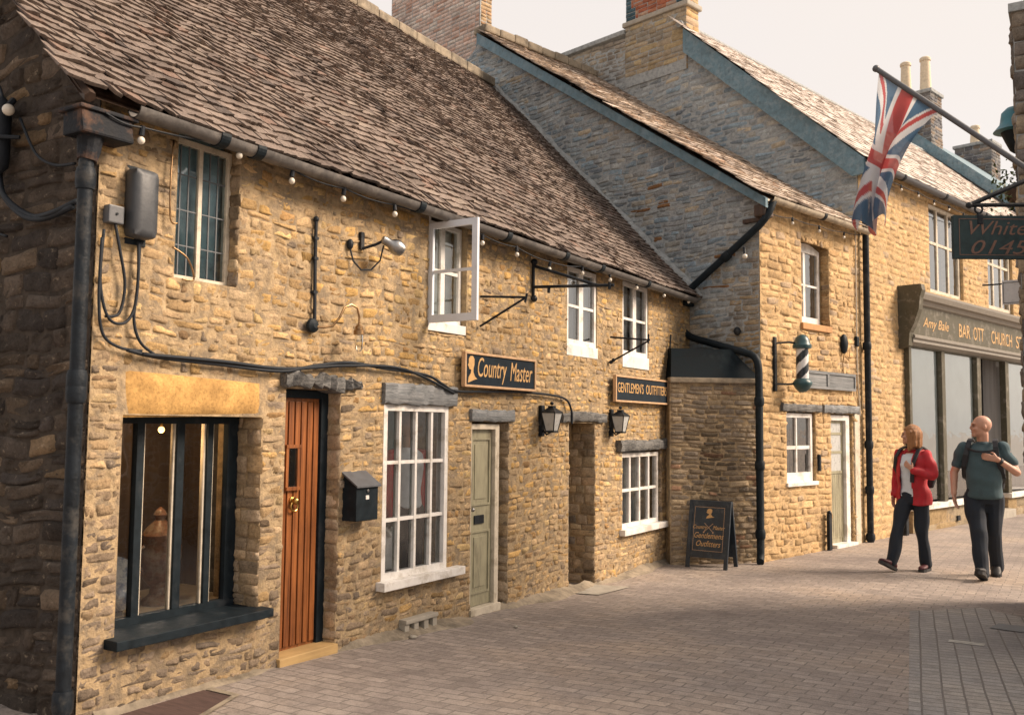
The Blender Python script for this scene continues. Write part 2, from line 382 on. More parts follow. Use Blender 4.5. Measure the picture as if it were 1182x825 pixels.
def stone_mesh(rects, depth=(.012, .045), gap=(.001, .005), wob=.012, noise_amt=.006, rnd=.12, tilt=.05, nu=7, nv=6):
    r = np.array(rects); N = len(r)
    a = np.array([0, .07, .25, .5, .75, .93, 1])[:nu] if nu == 7 else np.array([0, .1, .5, .9, 1])
    b = np.array([0, .1, .35, .65, .9, 1]) if nv == 6 else np.array([0, .13, .5, .87, 1])
    nu, nv = len(a), len(b)
    A, Bq = np.meshgrid(a, b, indexing='ij'); A = A[None]; Bq = Bq[None]
    g = rng.uniform(*gap, (N, 4))
    u0 = r[:, 0] + g[:, 0]; u1 = r[:, 1] - g[:, 1]; v0 = r[:, 2] + g[:, 2]; v1 = r[:, 3] - g[:, 3]
    w = (u1 - u0)[:, None, None]; h = (v1 - v0)[:, None, None]
    j = rng.uniform(-1, 1, (N, 4, 2)); mn = np.minimum(w, h)[:, 0, 0]
    ca = rng.uniform(.0, rnd, (N, 1, 1)); pa, pb = 2 * A - 1, 2 * Bq - 1
    # corner jitter (bilinear) and rounded outline
    ju = (j[:, 0, 0][:, None, None] * (1 - A) * (1 - Bq) + j[:, 1, 0][:, None, None] * A * (1 - Bq) + j[:, 2, 0][:, None, None] * (1 - A) * Bq + j[:, 3, 0][:, None, None] * A * Bq) * mn[:, None, None] * .10
    jv = (j[:, 0, 1][:, None, None] * (1 - A) * (1 - Bq) + j[:, 1, 1][:, None, None] * A * (1 - Bq) + j[:, 2, 1][:, None, None] * (1 - A) * Bq + j[:, 3, 1][:, None, None] * A * Bq) * mn[:, None, None] * .10
    U = (u0 + u1)[:, None, None] / 2 + pa * w / 2 * (1 - ca * pb ** 4 * h / (w + h) * 2) + ju
    V = (v0 + v1)[:, None, None] / 2 + pb * h / 2 * (1 - ca * pa ** 4) + jv
    D = rng.uniform(*depth, (N, 1, 1))
    prof = np.clip((1 - np.abs(pa) ** 9) * (1 - np.abs(pb) ** 7), 0, 1) ** .6
    inner = (1 - pa ** 2) * (1 - pb ** 2)
    D = D * (.75 * prof + .14 * inner * rng.uniform(0, 1, (N, 1, 1))) + prof * (rng.normal(0, tilt, (N, 1, 1)) * pa * .12 + rng.normal(0, tilt, (N, 1, 1)) * pb * .12)
    D = D + prof * rng.normal(0, noise_amt, (N, nu, nv))
    D = np.where(prof < .01, -.004, D)
    U = U + np.where(prof < .01, 0, 1) * rng.normal(0, noise_amt * .5, (N, nu, nv))
    V = V + wob * (np.sin(U * 2.1 + 1.3) + .6 * np.sin(U * 5.3 + V * 1.1) + .35 * np.sin(U * 11 + V * 3))
    P = np.stack([U, V, D], -1).reshape(-1, 3)
    i, k = np.meshgrid(np.arange(nu - 1), np.arange(nv - 1), indexing='ij'); q = (i * nv + k).ravel()
    F0 = np.stack([q, q + nv, q + nv + 1, q + 1], 1)
    F = (F0[None] + (np.arange(N) * nu * nv)[:, None, None]).reshape(-1, 4)
    return P, F, nu * nv
def pick_colors(rects, pal, per, vary=.14, fn=None):
    r = np.array(rects); N = len(r); cols = np.array([p[0] for p in pal]); w = np.array([p[1] for p in pal], float)
    c = cols[rng.choice(len(pal), N, p=w / w.sum())] * (1 + rng.normal(0, vary, (N, 1)))
    if fn is not None: c = fn(c, (r[:, 0] + r[:, 1]) / 2, (r[:, 2] + r[:, 3]) / 2)
    return np.repeat(np.clip(c, .01, 1), per, 0)
def lay(P, o, U, V, N): return np.array(o)[None] + P[:, :1] * np.array(U)[None] + P[:, 1:2] * np.array(V)[None] + P[:, 2:] * np.array(N)[None]
class Masonry:
    def __init__(s): s.P = []; s.F = []; s.C = []; s.n = 0
    def patch(s, rects, o, U, V, N, pal, fn=None, vary=.14, **k):
        if not rects: return
        P, F, per = stone_mesh(rects, **k); Q = lay(P, o, U, V, N)
        if np.dot(np.cross(U, V), N) < 0: F = F[:, ::-1]
        s.P.append(Q); s.F.append(F + s.n); s.C.append(pick_colors(rects, pal, per, vary, fn)); s.n += len(Q)
    def raw(s, mb, col):
        s.P.append(np.array(mb.v)); s.extra = None
    def build(s, name, mat, parent, frame):
        return obj_from(name, np.concatenate(s.P), np.concatenate(s.F).tolist(), mat, parent, frame, True, np.concatenate(s.C))
def backing(u0, u1, v0, v1, openings, to3, thick=.4, d0=0.0):
    """mortar core with real openings; to3(u, v, d)"""
    mb = MB()
    us = sorted({u0, u1, *[x for o in openings for x in o[:2]]}); vs = sorted({v0, v1, *[x for o in openings for x in o[2:4]]})
    us = [x for x in us if u0 <= x <= u1]; vs = [x for x in vs if v0 <= x <= v1]
    for a, b in zip(us[:-1], us[1:]):
        for c, d in zip(vs[:-1], vs[1:]):
            m, n = (a + b) / 2, (c + d) / 2
            if any(o[0] < m < o[1] and o[2] < n < o[3] for o in openings): continue
            mb.quad(to3(a, c, d0), to3(b, c, d0), to3(b, d, d0), to3(a, d, d0))
            mb.quad(to3(a, c, -thick), to3(a, d, -thick), to3(b, d, -thick), to3(b, c, -thick))
    for o in openings:
        a, b, c, d = o[:4]
        mb.quad(to3(a, c, d0), to3(a, d, d0), to3(a, d, -thick), to3(a, c, -thick))
        mb.quad(to3(b, c, -thick), to3(b, d, -thick), to3(b, d, d0), to3(b, c, d0))
        mb.quad(to3(a, d, d0), to3(b, d, d0), to3(b, d, -thick), to3(a, d, -thick))
        mb.quad(to3(a, c, -thick), to3(b, c, -thick), to3(b, c, d0), to3(a, c, d0))
    return mb
def slates(o, U, S, N, ulen, slen, exp, wid, pal, edge=None, u0fn=None, jit=.006, sag=.03, thick=(.012, .028), vary=.2):
    """overlapping stone slates; edge(s) gives the far end of the row"""
    P = []; F = []; C = []; s = 0; row = 0; n = 0
    cols = np.array([p[0] for p in pal]); w = np.array([p[1] for p in pal], float); w /= w.sum()
    while s < slen:
        f = s / slen; e = exp[0] + (exp[1] - exp[0]) * f
        u = (u0fn(s) if u0fn else 0) - rng.uniform(0, wid[0]); end = edge(s) if edge else ulen
        while u < end:
            ww = rng.uniform(*wid) * (1 - .25 * f)
            l = e * 1.9; g = rng.uniform(.001, .006); t = rng.uniform(*thick)
            lift = .022 + rng.uniform(0, jit * 2); ds = rng.normal(0, jit)
            k = 5; us = np.linspace(u + g, u + ww - g, k)
            tail = s + ds + rng.normal(0, jit * .8, k); tail[0] += abs(rng.normal(0, jit)); tail[-1] += abs(rng.normal(0, jit))
            sg = lambda uu, ss: sag * (math.sin(uu * .9 + 1) * math.sin(ss * .8) + .4 * math.sin(uu * 2.7 + ss * 2))
            tw = rng.normal(0, .012)
            top = [(us[i], tail[i], lift + t + tw * (i / (k - 1) - .5) + sg(us[i], tail[i]) + rng.normal(0, .002)) for i in range(k)]
            bot = [(p[0], p[1] + .004, p[2] - t - .006) for p in top]
            head = [(us[i], s + l, .004 + t * .5 + sg(us[i], s + l)) for i in range(k)]
            P += top + head + bot
            for i in range(k - 1):
                F.append((n + i, n + i + 1, n + k + i + 1, n + k + i)); F.append((n + 2 * k + i, n + 2 * k + i + 1, n + i + 1, n + i))
            F.append((n + 2 * k, n, n + k)); F.append((n + k - 1, n + 3 * k - 1, n + 2 * k - 1))
            c = cols[rng.choice(len(pal), p=w)] * (1 + rng.normal(0, vary)); C += [c] * k + [c] * k + [c * .8] * k
            n += 3 * k; u += ww
        s += e; row += 1
    return lay(np.array(P), o, U, S, N), F, np.clip(np.array(C), .008, 1)
def text_mesh(txt, size=.2, shear=0, sx=1.0, extrude=.003, align='LEFT', offset=0):
    cu = bpy.data.curves.new('lettering', 'FONT'); cu.body = txt; cu.size = size; cu.shear = shear; cu.extrude = extrude
    cu.align_x = align; cu.offset = offset; cu.resolution_u = 3
    o = bpy.data.objects.new('lettering', cu); COL.objects.link(o)
    dg = bpy.context.evaluated_depsgraph_get(); me = bpy.data.meshes.new_from_object(o.evaluated_get(dg))
    mb = MB(); mb.add([(v.co.x * sx, v.co.y, v.co.z) for v in me.vertices], [list(p.vertices) for p in me.polygons])
    bpy.data.objects.remove(o); bpy.data.curves.remove(cu); bpy.data.meshes.remove(me); return mb
def fit(mb, w, h=None):
    xs = [p[0] for p in mb.v]; ys = [p[1] for p in mb.v]; a, b = min(xs), max(xs); k = w / (b - a); q = h / (max(ys) - min(ys)) if h else 1
    mb.v = [((p[0] - a) * k, p[1] * q, p[2]) for p in mb.v]; return mb
def wall_text(mb, x, y, z):
    """letters lying in a facade frame (reading along +y, seen from +x)"""
    mb.v = [(x + p[2], y + p[0], z + p[1]) for p in mb.v]; return mb
def remesh(mb, voxel, smooth=4, disp=None):
    me = bpy.data.meshes.new('t'); me.from_pydata(mb.v, [], mb.f); o = bpy.data.objects.new('t', me); COL.objects.link(o)
    m = o.modifiers.new('r', 'REMESH'); m.mode = 'VOXEL'; m.voxel_size = voxel
    if smooth: k = o.modifiers.new('s', 'SMOOTH'); k.iterations = smooth; k.factor = .5
    dg = bpy.context.evaluated_depsgraph_get(); dg.update(); r = bpy.data.meshes.new_from_object(o.evaluated_get(dg))
    out = MB(); out.add([v.co[:] for v in r.vertices], [list(p.vertices) for p in r.polygons])
    bpy.data.objects.remove(o); bpy.data.meshes.remove(me); bpy.data.meshes.remove(r); return out
# ------------------------------------------------------------------ the setting
def ground_sheet():
    xs = sorted(set([-300, -120, -40, -12] + [round(x, 2) for x in np.arange(-6, 3.01, .3)] + [8, 40, 120, 300]))
    ys = sorted(set([-300, -100, -30, -8] + [round(y, 2) for y in np.arange(-2, 16.01, .5)] + [20, 30, 60, 150, 300]))
    V = [(x, y, gz(x, y)) for x in xs for y in ys]; n = len(ys)
    F = [(i * n + j, (i + 1) * n + j, (i + 1) * n + j + 1, i * n + j + 1) for i in range(len(xs) - 1) for j in range(n - 1)]
    o = obj_from('street', V, F, M['street'], None, I4, True); tag(o, kind='structure')
ground_sheet()
def sheet(name, poly, lift, mat, step=.4, kind='structure'):
    """flat paving laid on the street: polygon clipped out of a grid"""
    bm = bmesh.new(); bm.faces.new([bm.verts.new((x, y, 0)) for x, y in poly])
    for ax in (0, 1):
        lo = min(p[ax] for p in poly); hi = max(p[ax] for p in poly); t = lo + step
        while t < hi:
            no = (1, 0, 0) if ax == 0 else (0, 1, 0)
            bmesh.ops.bisect_plane(bm, geom=bm.verts[:] + bm.edges[:] + bm.faces[:], plane_co=(t, t, 0), plane_no=no); t += step
    mb = MB().bm(bm); mb.v = [(x, y, gz(x, y) + lift) for x, y, z in mb.v]
    o = obj_from(name, mb.v, mb.f, mat, None, I4, True); return tag(o, kind=kind) if kind else o
sheet('pavement', [(-1.47, 9.69), (-.94, 6.08), (-.30, 1.7), (.9, 1.7), (.9, 9.62), (-.3, 9.75), (-.9, 10.25)], .004, M['sett'])
def haunch():
    """worn mortar strip where the paving meets the cottage wall"""
    mb = MB(); ys = np.arange(3.3, 12.6, .12); prof = []
    for y in ys:
        w = .13 + .05 * math.sin(y * 3.1) + .03 * math.sin(y * 7.7) + rng.normal(0, .012); h = .035 + .02 * math.sin(y * 2.3 + 1) + rng.normal(0, .008)
        if y < 5.3: w *= .45
        if 4.6 < y < 5.35 or 6.98 < y < 7.66: w *= .3; h *= .2
        prof.append([(-4.83, y, gz(-4.8, y) + h + .03), (-4.8 + w * .5, y, gz(-4.7, y) + h * .7), (-4.8 + w, y, gz(-4.6, y) + .006), (-4.8 + w + .02, y, gz(-4.6, y) - .02)])
    for p in prof: mb.v += p
    for i in range(len(prof) - 1):
        for k in range(3): mb.f.append((i * 4 + k, i * 4 + k + 1, i * 4 + k + 5, i * 4 + k + 4))
    mb.mi = [0] * len(mb.f)
    tag(obj_from('kerb', mb.v, mb.f, M['haunch'], None, I4, True), kind='structure')
haunch()

# ------------------------------------------------------------------ shared pieces of buildings
def window(parent, F, y0, y1, z0, z1, x, fw=.05, dep=.06, cols=(), rows=(), bw=.022, mat='white', glass='glass', name='window', bot=None, arch=0, lead=False, leadmat='leadcame', meet=None):
    mb = MB(); b = bot or fw
    mb.box(x - dep, x, y0, y0 + fw, z0, z1, .004); mb.box(x - dep, x, y1 - fw, y1, z0, z1, .004)
    mb.box(x - dep + .002, x - .003, y0 + fw, y1 - fw, z0, z0 + b); mb.box(x - dep + .002, x - .003, y0 + fw, y1 - fw, z1 - fw, z1)
    if arch:
        n = 10; lo = [(y0 + fw + (y1 - y0 - 2 * fw) * i / n, z1 - fw - .001) for i in range(n + 1)]
        up = [(y0 + (y1 - y0) * i / n, z1 + .001 + arch * math.sin(math.pi * i / n)) for i in range(n + 1)]
        mb.prism(lo + up[::-1], x - dep + .004, x - .005)
    for i, c in enumerate(cols):
        w = bw if not isinstance(c, tuple) else c[1]; c = c if not isinstance(c, tuple) else c[0]
        yc = y0 + (y1 - y0) * c; mb.box(x - dep * .7, x - dep * .12, yc - w / 2, yc + w / 2, z0 + b, z1 - fw)
    for r in rows:
        w = bw if not isinstance(r, tuple) else r[1]; r = r if not isinstance(r, tuple) else r[0]
        zc = z0 + (z1 - z0) * r; mb.box(x - dep * .66, x - dep * .16, y0 + fw, y1 - fw, zc - w / 2, zc + w / 2)
    fr = part(name, mb, M[mat], parent, F)
    g = MB(); g.quad((x - dep * .45, y0 + fw, z0 + b), (x - dep * .45, y1 - fw, z0 + b), (x - dep * .45, y1 - fw, z1 - fw), (x - dep * .45, y0 + fw, z1 - fw))
    part('pane', g, M[glass], fr, F)
    if lead:
        l = MB(); xx = x - dep * .42; ny, nz = lead
        halves = [(y0 + fw, (y0 + y1) / 2 - .02), ((y0 + y1) / 2 + .02, y1 - fw)]
        for a, c in halves:
            for i in range(1, ny): yy = a + (c - a) * i / ny; l.box(xx - .004, xx + .004, yy - .004, yy + .004, z0 + fw, z1 - fw)
            for i in range(1, nz): zz = z0 + (z1 - z0) * i / nz; l.box(xx - .003, xx + .003, a, c, zz - .004, zz + .004)
        part('leading', l, M[leadmat], fr, F)
    return fr
def room(parent, F, y0, y1, z0, z1, x, dep, mat, name='room', floor=None):
    mb = MB(); X = x - dep
    mb.quad((X, y0, z0), (X, y1, z0), (X, y1, z1), (X, y0, z1))
    mb.quad((x, y0, z0), (X, y0, z0), (X, y0, z1), (x, y0, z1)); mb.quad((X, y1, z0), (x, y1, z0), (x, y1, z1), (X, y1, z1))
    mb.quad((x, y0, z1), (X, y0, z1), (X, y1, z1), (x, y1, z1)); mb.quad((X, y0, z0), (x, y0, z0), (x, y1, z0), (X, y1, z0), mi=1)
    return part(name, mb, [M[mat], M[floor or mat]], parent, F)
def lintel(parent, F, y0, y1, z0, z1, mat='lintel', proud=.045, warp=.012, sag=0, name='lintel', label=None):
    mb = MB(); n = 22; x0, x1 = -.12, proud
    for i in range(n + 1):
        t = i / n; y = y0 + (y1 - y0) * t; a = sag * 4 * t * (1 - t)
        zl = z0 + a * .6 + rng.normal(0, warp * .5); zu = z1 + a + rng.normal(0, warp * .5); xx = x1 + rng.normal(0, warp * .6)
        m = (zl + zu) / 2
        mb.v += [(x0, y, zl), (xx - .008, y, zl), (xx, y, zl + .008), (xx + rng.normal(0, warp * .4), y, m + rng.normal(0, warp * .3)), (xx + rng.normal(0, warp * .3), y, zu - .008), (xx - .01, y, zu), (x0, y, zu)]
    for i in range(n):
        for k in range(7): a, b = i * 7 + k, i * 7 + (k + 1) % 7; mb.f.append((a, a + 7, b + 7, b))
    mb.f += [tuple(range(7)), tuple(n * 7 + k for k in range(6, -1, -1))]; mb.mi = [0] * len(mb.f)
    return part(name, mb, M[mat], parent, F, True, label, auto=50)
def gutter(parent, F, x, y0, y1, z, r, mat, unions=(), name='gutter', tilt=0):
    mb = MB(); n = 9
    ang = [math.pi + math.pi * k / n for k in range(n + 1)]
    for rr, flip in ((r, 0), (r * .86, 1)):
        o = len(mb.v)
        for y in (y0, y1):
            mb.v += [(x + rr * math.cos(a), y, z + (tilt if y == y1 else 0) + rr * math.sin(a)) for a in ang]
        for k in range(n):
            q = (o + k, o + k + 1, o + n + 2 + k, o + n + 1 + k); mb.f.append(q[::-1] if not flip else q)
    for k in (0, n): mb.f.append((k, n + 1 + k, 2 * (n + 1) + n + 1 + k, 2 * (n + 1) + k))
    mb.mi = [0] * len(mb.f)
    g = part(name, mb, M[mat], parent, F, True)
    if unions:
        for y in unions:
            u = MB()
            zt = z + tilt * (y - y0) / (y1 - y0)
            ring = [(x + r * 1.14 * math.cos(a), zt + r * 1.14 * math.sin(a) ) for a in [math.pi * .95 + math.pi * 1.1 * k / 12 for k in range(13)]]
            inn = [(x + r * 1.0 * math.cos(a), zt + r * 1.0 * math.sin(a)) for a in [math.pi * .95 + math.pi * 1.1 * k / 12 for k in range(13)]]
            o = len(u.v)
            for yy in (y - .035, y + .035):
                u.v += [(px, yy, pz) for px, pz in ring] + [(px, yy, pz) for px, pz in inn]
            for k in range(12):
                u.f += [(o + k, o + k + 1, o + 26 + k + 1, o + 26 + k), (o + k, o + 13 + k, o + 14 + k, o + k + 1), (o + 26 + k, o + 27 + k, o + 40 + k, o + 39 + k)]
            u.mi = [0] * len(u.f); part('gutter_bracket', u, M['navy'], g, F)
    return g
def pipe(parent, F, pts, r, mat, collars=(), name='downpipe'):
    mb = MB(); P = [Vector(pts[0])]
    for i in range(1, len(pts) - 1):                        # round the bends
        p = Vector(pts[i]); a = (Vector(pts[i - 1]) - p).normalized(); b = (Vector(pts[i + 1]) - p).normalized(); k = r * 1.6
        P += [p + a * k, p + (a + b) * k * .3, p + b * k]
    P.append(Vector(pts[-1])); mb.tube(P, r, 14)
    for c, d in collars:
        c = Vector(c); d = Vector(d).normalized(); mb.tube([c - d * .06, c - d * .03, c + d * .03, c + d * .06], [r * 1.18, r * 1.35, r * 1.35, r * 1.18], 14)
    return part(name, mb, M[mat], parent, F, True)

HONEY = [((.54, .36, .17), 5), ((.54, .38, .21), 4), ((.57, .36, .135), 2.5), ((.48, .35, .205), 2), ((.59, .42, .20), 1.5), ((.34, .265, .19), .6), ((.45, .275, .12), .6)]
PALE = [((.57, .385, .195), 5), ((.61, .42, .22), 4), ((.55, .38, .21), 3), ((.46, .345, .23), 1.2), ((.60, .39, .19), 1.2)]
GREY = [((.31, .355, .38), 4), ((.37, .40, .41), 4), ((.42, .41, .37), 2.2), ((.44, .38, .29), .8), ((.26, .30, .335), 1.6), ((.29, .37, .43), 3)]  # weathered grey; the cool blue of the gables' shade is in the colour
# ------------------------------------------------------------------ the near cottage
cot = thing('stone_cottage', 'long two storey honey stone cottage with a mossy stone slate roof and white upper casements', 'cottage', F1, (0, 3.2, 0))
OPS1 = [  # y0 y1 z0 z1
    (3.74, 4.24, 2.60, 3.60), (3.42, 4.50, .455, 1.74), (4.72, 5.28, -.3, 1.95), (5.80, 6.69, .44, 1.86), (6.37, 6.95, 2.50, 3.60),
    (8.90, 9.63, 2.47, 3.60), (10.34, 11.13, 2.42, 3.60), (7.06, 7.70, -.3, 1.73), (8.95, 9.58, -.3, 1.73), (10.33, 11.55, .45, 1.40)]
BLK1 = [(3.38, 4.53, 1.74, 2.01), (5.77, 6.77, 1.86, 2.04), (7.02, 7.78, 1.73, 1.85), (8.76, 9.8, 1.73, 1.84), (10.15, 11.85, 1.40, 1.54), (6.02, 6.5, -.04, .12), (4.66, 5.48, 1.95, 2.06)]
mas = Masonry()
fr = lambda u, v, d: (d, u, v)
def grey1(c, u, v):
    """the wall is greyer and darker low down and towards the near corner"""
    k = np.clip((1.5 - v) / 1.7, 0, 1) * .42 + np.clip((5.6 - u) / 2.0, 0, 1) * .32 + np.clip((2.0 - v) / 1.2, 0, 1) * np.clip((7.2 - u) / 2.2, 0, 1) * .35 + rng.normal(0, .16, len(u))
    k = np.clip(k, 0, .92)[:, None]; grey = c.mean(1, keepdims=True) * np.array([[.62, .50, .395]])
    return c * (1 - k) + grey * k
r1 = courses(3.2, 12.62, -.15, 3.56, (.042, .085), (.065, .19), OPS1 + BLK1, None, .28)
mas.patch(r1, (0, 0, 0), (0, 1, 0), (0, 0, 1), (1, 0, 0), HONEY, grey1, .13, depth=(.010, .022), noise_amt=.0045, rnd=.10, wob=.015, gap=(0, .003), tilt=.05)
# reveals whose stones show (they face back down the street)
def reveal(y, z0, z1, dep):
    rr = courses(.0, dep, z0, z1, (.06, .13), (.1, .22))
    mas.patch(rr, (0.02, y, 0), (-1, 0, 0), (0, 0, 1), (0, -1, 0), HONEY, grey_r, .2, depth=(.006, .016), noise_amt=.004, wob=.0)
grey_r = lambda c, u, v: c * .55 + c.mean(1, keepdims=True) * np.array([[.40, .36, .32]])  # reveal stones greyer than the wall face
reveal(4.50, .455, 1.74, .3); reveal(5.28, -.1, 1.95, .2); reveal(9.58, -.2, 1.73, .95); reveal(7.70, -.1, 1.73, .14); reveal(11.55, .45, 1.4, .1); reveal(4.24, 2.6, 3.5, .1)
# gable wall at the near corner
gab_in = lambda u, v: v < 3.62 + u * 1.0 - .08 or u < 0
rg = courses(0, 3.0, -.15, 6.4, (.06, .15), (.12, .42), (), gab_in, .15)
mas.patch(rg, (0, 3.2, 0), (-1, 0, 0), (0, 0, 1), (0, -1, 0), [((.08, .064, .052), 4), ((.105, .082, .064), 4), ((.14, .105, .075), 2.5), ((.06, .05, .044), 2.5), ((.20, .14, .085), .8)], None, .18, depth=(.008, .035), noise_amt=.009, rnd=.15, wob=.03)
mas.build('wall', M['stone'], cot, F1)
core = backing(3.2, 12.7, -.4, 3.62, OPS1, fr, .42, .010)
t3 = lambda u, v, d: (-u, 3.2 - d, v)
gc = MB(); gc.add([t3(0, -.4, .004), t3(8.4, -.4, .004), t3(8.4, 3.6, .004), t3(4.2, 7.75, .004), t3(0, 3.6, .004)], [(0, 1, 2, 3, 4)])
core.quad((-8.4, 3.2, -.4), (-8.4, 12.7, -.4), (-8.4, 12.7, 3.7), (-8.4, 3.2, 3.7))
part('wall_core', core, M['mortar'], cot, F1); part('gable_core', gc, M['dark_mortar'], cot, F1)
# roof
SL = [((.205, .163, .138), 6), ((.22, .177, .15), 4), ((.245, .2, .165), 1.2), ((.18, .143, .122), 2.5), ((.12, .098, .087), .5), ((.20, .14, .112), .6)]
c45 = math.sqrt(.5)
eave = (.19, 0, 3.52)
def end1(s):   # the roof runs up to the gable of the next house
    xw = -4.8 + .19 - s * c45; return 11.449 - .2494 * xw + .06
V, F, C = slates(eave, (0, 1, 0), (-c45, 0, c45), (c45, 0, c45), 0, 6.06, (.105, .07), (.09, .17), SL, end1, lambda s: 2.93, .004, .03, (.012, .02), .09)
roof = obj_from('roof', V, F, M['slate'], cot, F1, False, C)
rb = MB(); rb.quad((.16, 2.96, 3.53), (.16, 12.7, 3.53), (-4.1, 13.6, 7.79), (-4.1, 2.96, 7.79)); rb.quad((-4.1, 2.96, 7.79), (-4.1, 13.6, 7.79), (-8.6, 13.9, 3.4), (-8.6, 2.96, 3.4))
rb.quad((.16, 2.96, 3.50), (-4.1, 2.96, 7.74), (-4.1, 13.6, 7.74), (.16, 12.7, 3.50)); part('roof_deck', rb, M['darkwood'], cot, F1)
rd = MB(); y = 2.95
while y < 13.4:
    l = rng.uniform(.4, .5); rd.box(-4.25, -3.93, y, y + l, 7.72, 7.88 + rng.uniform(-.012, .012), .03); y += l + .006
part('ridge_tile', rd, M['smooth_stone'] if 0 else M['haunch'], cot, F1)
fl = MB(); pts = []
for i in range(40):
    s = 6.0 * i / 39; xw = .19 - s * c45; pts.append((xw, 11.449 - .2494 * (xw - 4.8) - .01 + rng.normal(0, .012), 3.55 + s * c45 + rng.normal(0, .012)))
fl.tube(pts, [.07 + rng.uniform(-.02, .02) for _ in pts], 7); part('flashing', fl, M['grey_mortar'], cot, F1, True)
vt = MB(); vt.tube([(.2, 3.0, 3.48), (-4.1, 3.0, 7.72)], .035, 6); part('verge', vt, M['darkwood'], cot, F1)
gutter(cot, F1, .20, 3.28, 12.35, 3.505, .062, 'gutter', (3.9, 4.2, 5.95, 7.3, 8.45, 9.3, 10.6), tilt=-.01)
# downpipe and its rusty hopper at the corner
hp = MB(); hp.box(.0, .19, 2.97, 3.29, 3.29, 3.42, .012); hp.box(-.02, .21, 2.95, 3.32, 3.42, 3.445, .01); hp.tube([(.10, 3.08, 3.30), (.10, 3.07, 3.22), (.10, 3.06, 3.15)], [.075, .06, .05], 12)
hp.rough(.006, 17)
dp = pipe(cot, F1, [(.10, 3.06, 3.2), (.10, 3.06, .02)], .041, 'iron', [((.10, 3.06, 1.92), (0, 0, 1)), ((.10, 3.06, 1.86), (0, 0, 1)), ((.10, 3.06, .2), (0, 0, 1)), ((.10, 3.06, 3.05), (0, 0, 1))])
part('hopper', hp, M['rust'], dp, F1)
# openings -----------------------------------------------------------
window(cot, F1, 3.74, 4.24, 2.60, 3.52, -.07, .035, .05, [(.5, .03)], (), mat='cream', glass='leadglass', lead=(3, 4))
room(cot, F1, 3.6, 4.4, 2.5, 3.58, -.125, .03, 'sky_reflection')  # backing sheet painted with the sky's reflection in the leaded panes
sm = Masonry(); sm.patch([(3.38, 4.53, 1.742, 2.008)], (0, 0, 0), (0, 1, 0), (0, 0, 1), (1, 0, 0), [((.52, .31, .11), 1)], None, 0, depth=(.03, .03), noise_amt=.002, rnd=.01, tilt=0, wob=0, gap=(.0, .002))
sm.build('lintel', M['smooth_stone'], cot, F1)
# shop window: four lights between dark posts
w = MB(); xg = -.22
for a, b in ((3.42, 3.46), (3.685, 3.74), (3.985, 4.045), (4.23, 4.28), (4.405, 4.495)): w.box(xg - .04, xg + .012, a, b, .50, 1.70, .006)
w.box(xg - .05, xg + .02, 3.43, 4.49, 1.69, 1.74); w.box(xg - .05, xg + .02, 3.43, 4.49, .46, .505)
sw = part('window', w, M['navy'], cot, F1)
w = MB(); w.box(xg - .05, .13, 3.355, 4.545, .405, .462, .006); part('sill', w, M['navy'], sw, F1)
w = MB(); w.quad((xg - .02, 3.45, .5), (xg - .02, 4.47, .5), (xg - .02, 4.47, 1.7), (xg - .02, 3.45, 1.7)); part('pane', w, M['shopglass'], sw, F1)
w = MB()
for a, b in ((3.742, 3.755), (3.97, 3.983), (4.215, 4.228), (4.282, 4.295)): w.box(xg - .038, xg - .005, a, b, .505, 1.69)
part('inner_bead', w, M['cream'], sw, F1)
room(cot, F1, 3.3, 4.72, .49, 1.95, xg - .06, .75, 'panel', floor='cream')
# oak door
d = MB(); x = -.13
d.box(x - .05, x, 4.74, 5.2, .03, 1.89)
for i in range(7):
    a = 4.75 + i * .064; d.box(x - .001, x + .014, a + .006, a + .056, .1, 1.86, .005)
door = part('door', d, M['oak'], cot, F1, label='varnished oak plank door')
d = MB(); d.box(x - .06, x + .03, 5.2, 5.275, -.02, 1.94, .005); d.box(x - .06, x + .03, 4.73, 5.2, 1.885, 1.945, .005); part('door_frame', d, M['navy'], door, F1)
d = MB(); d.box(x + .015, x + .02, 4.875, 4.965, 1.24, 1.52); part('pane', d, M['leadglass'], door, F1)
d = MB(); d.box(x + .012, x + .035, 4.85, 4.99, 1.52, 1.545); d.box(x + .012, x + .04, 4.85, 4.99, 1.215, 1.24); d.box(x + .012, x + .03, 4.85, 4.875, 1.24, 1.52); d.box(x + .012, x + .03, 4.965, 4.99, 1.24, 1.52); part('light_frame', d, M['oak'], door, F1)
d = MB(); d.lathe([(.006, 0), (.03, .004), (.03, .012), (.012, .018), (.012, .03)], (x + .014, 4.93, 1.14), 'X', 16); d.ball((x + .052, 4.93, 1.14), .026); d.tube([(x + .04, 4.93 + .035 * math.sin(t), 1.1 - .035 * math.cos(t)) for t in np.linspace(-2.6, 2.6, 14)], .008, 8)
part('knocker', d, M['brass'], door, F1, True)
d = MB(); d.box(-.2, .05, 4.69, 5.275, -.06, .078, .006); part('threshold', d, M['threshold'], door, F1)
room(cot, F1, 4.6, 5.35, -.1, 2.0, x - .08, .5, 'dark')
ln = lintel(cot, F1, 4.66, 5.46, 1.955, 2.05, proud=.06, warp=.03, sag=.0)
# white sash window with twelve panes
w2 = window(cot, F1, 5.80, 6.69, .455, 1.86, .012, .05, .09, (.255, .5, .745), (.335, .665), .028, glass='clearglass')
w = MB(); w.box(-.09, .10, 5.74, 6.86, .385, .455, .006); part('sill', w, M['white'], w2, F1)
room(cot, F1, 5.74, 7.04, .44, 1.9, -.1, .45, 'teal', floor='darkwood')
lintel(cot, F1, 5.77, 6.77, 1.865, 2.035, 'greyboard', .05, .012)
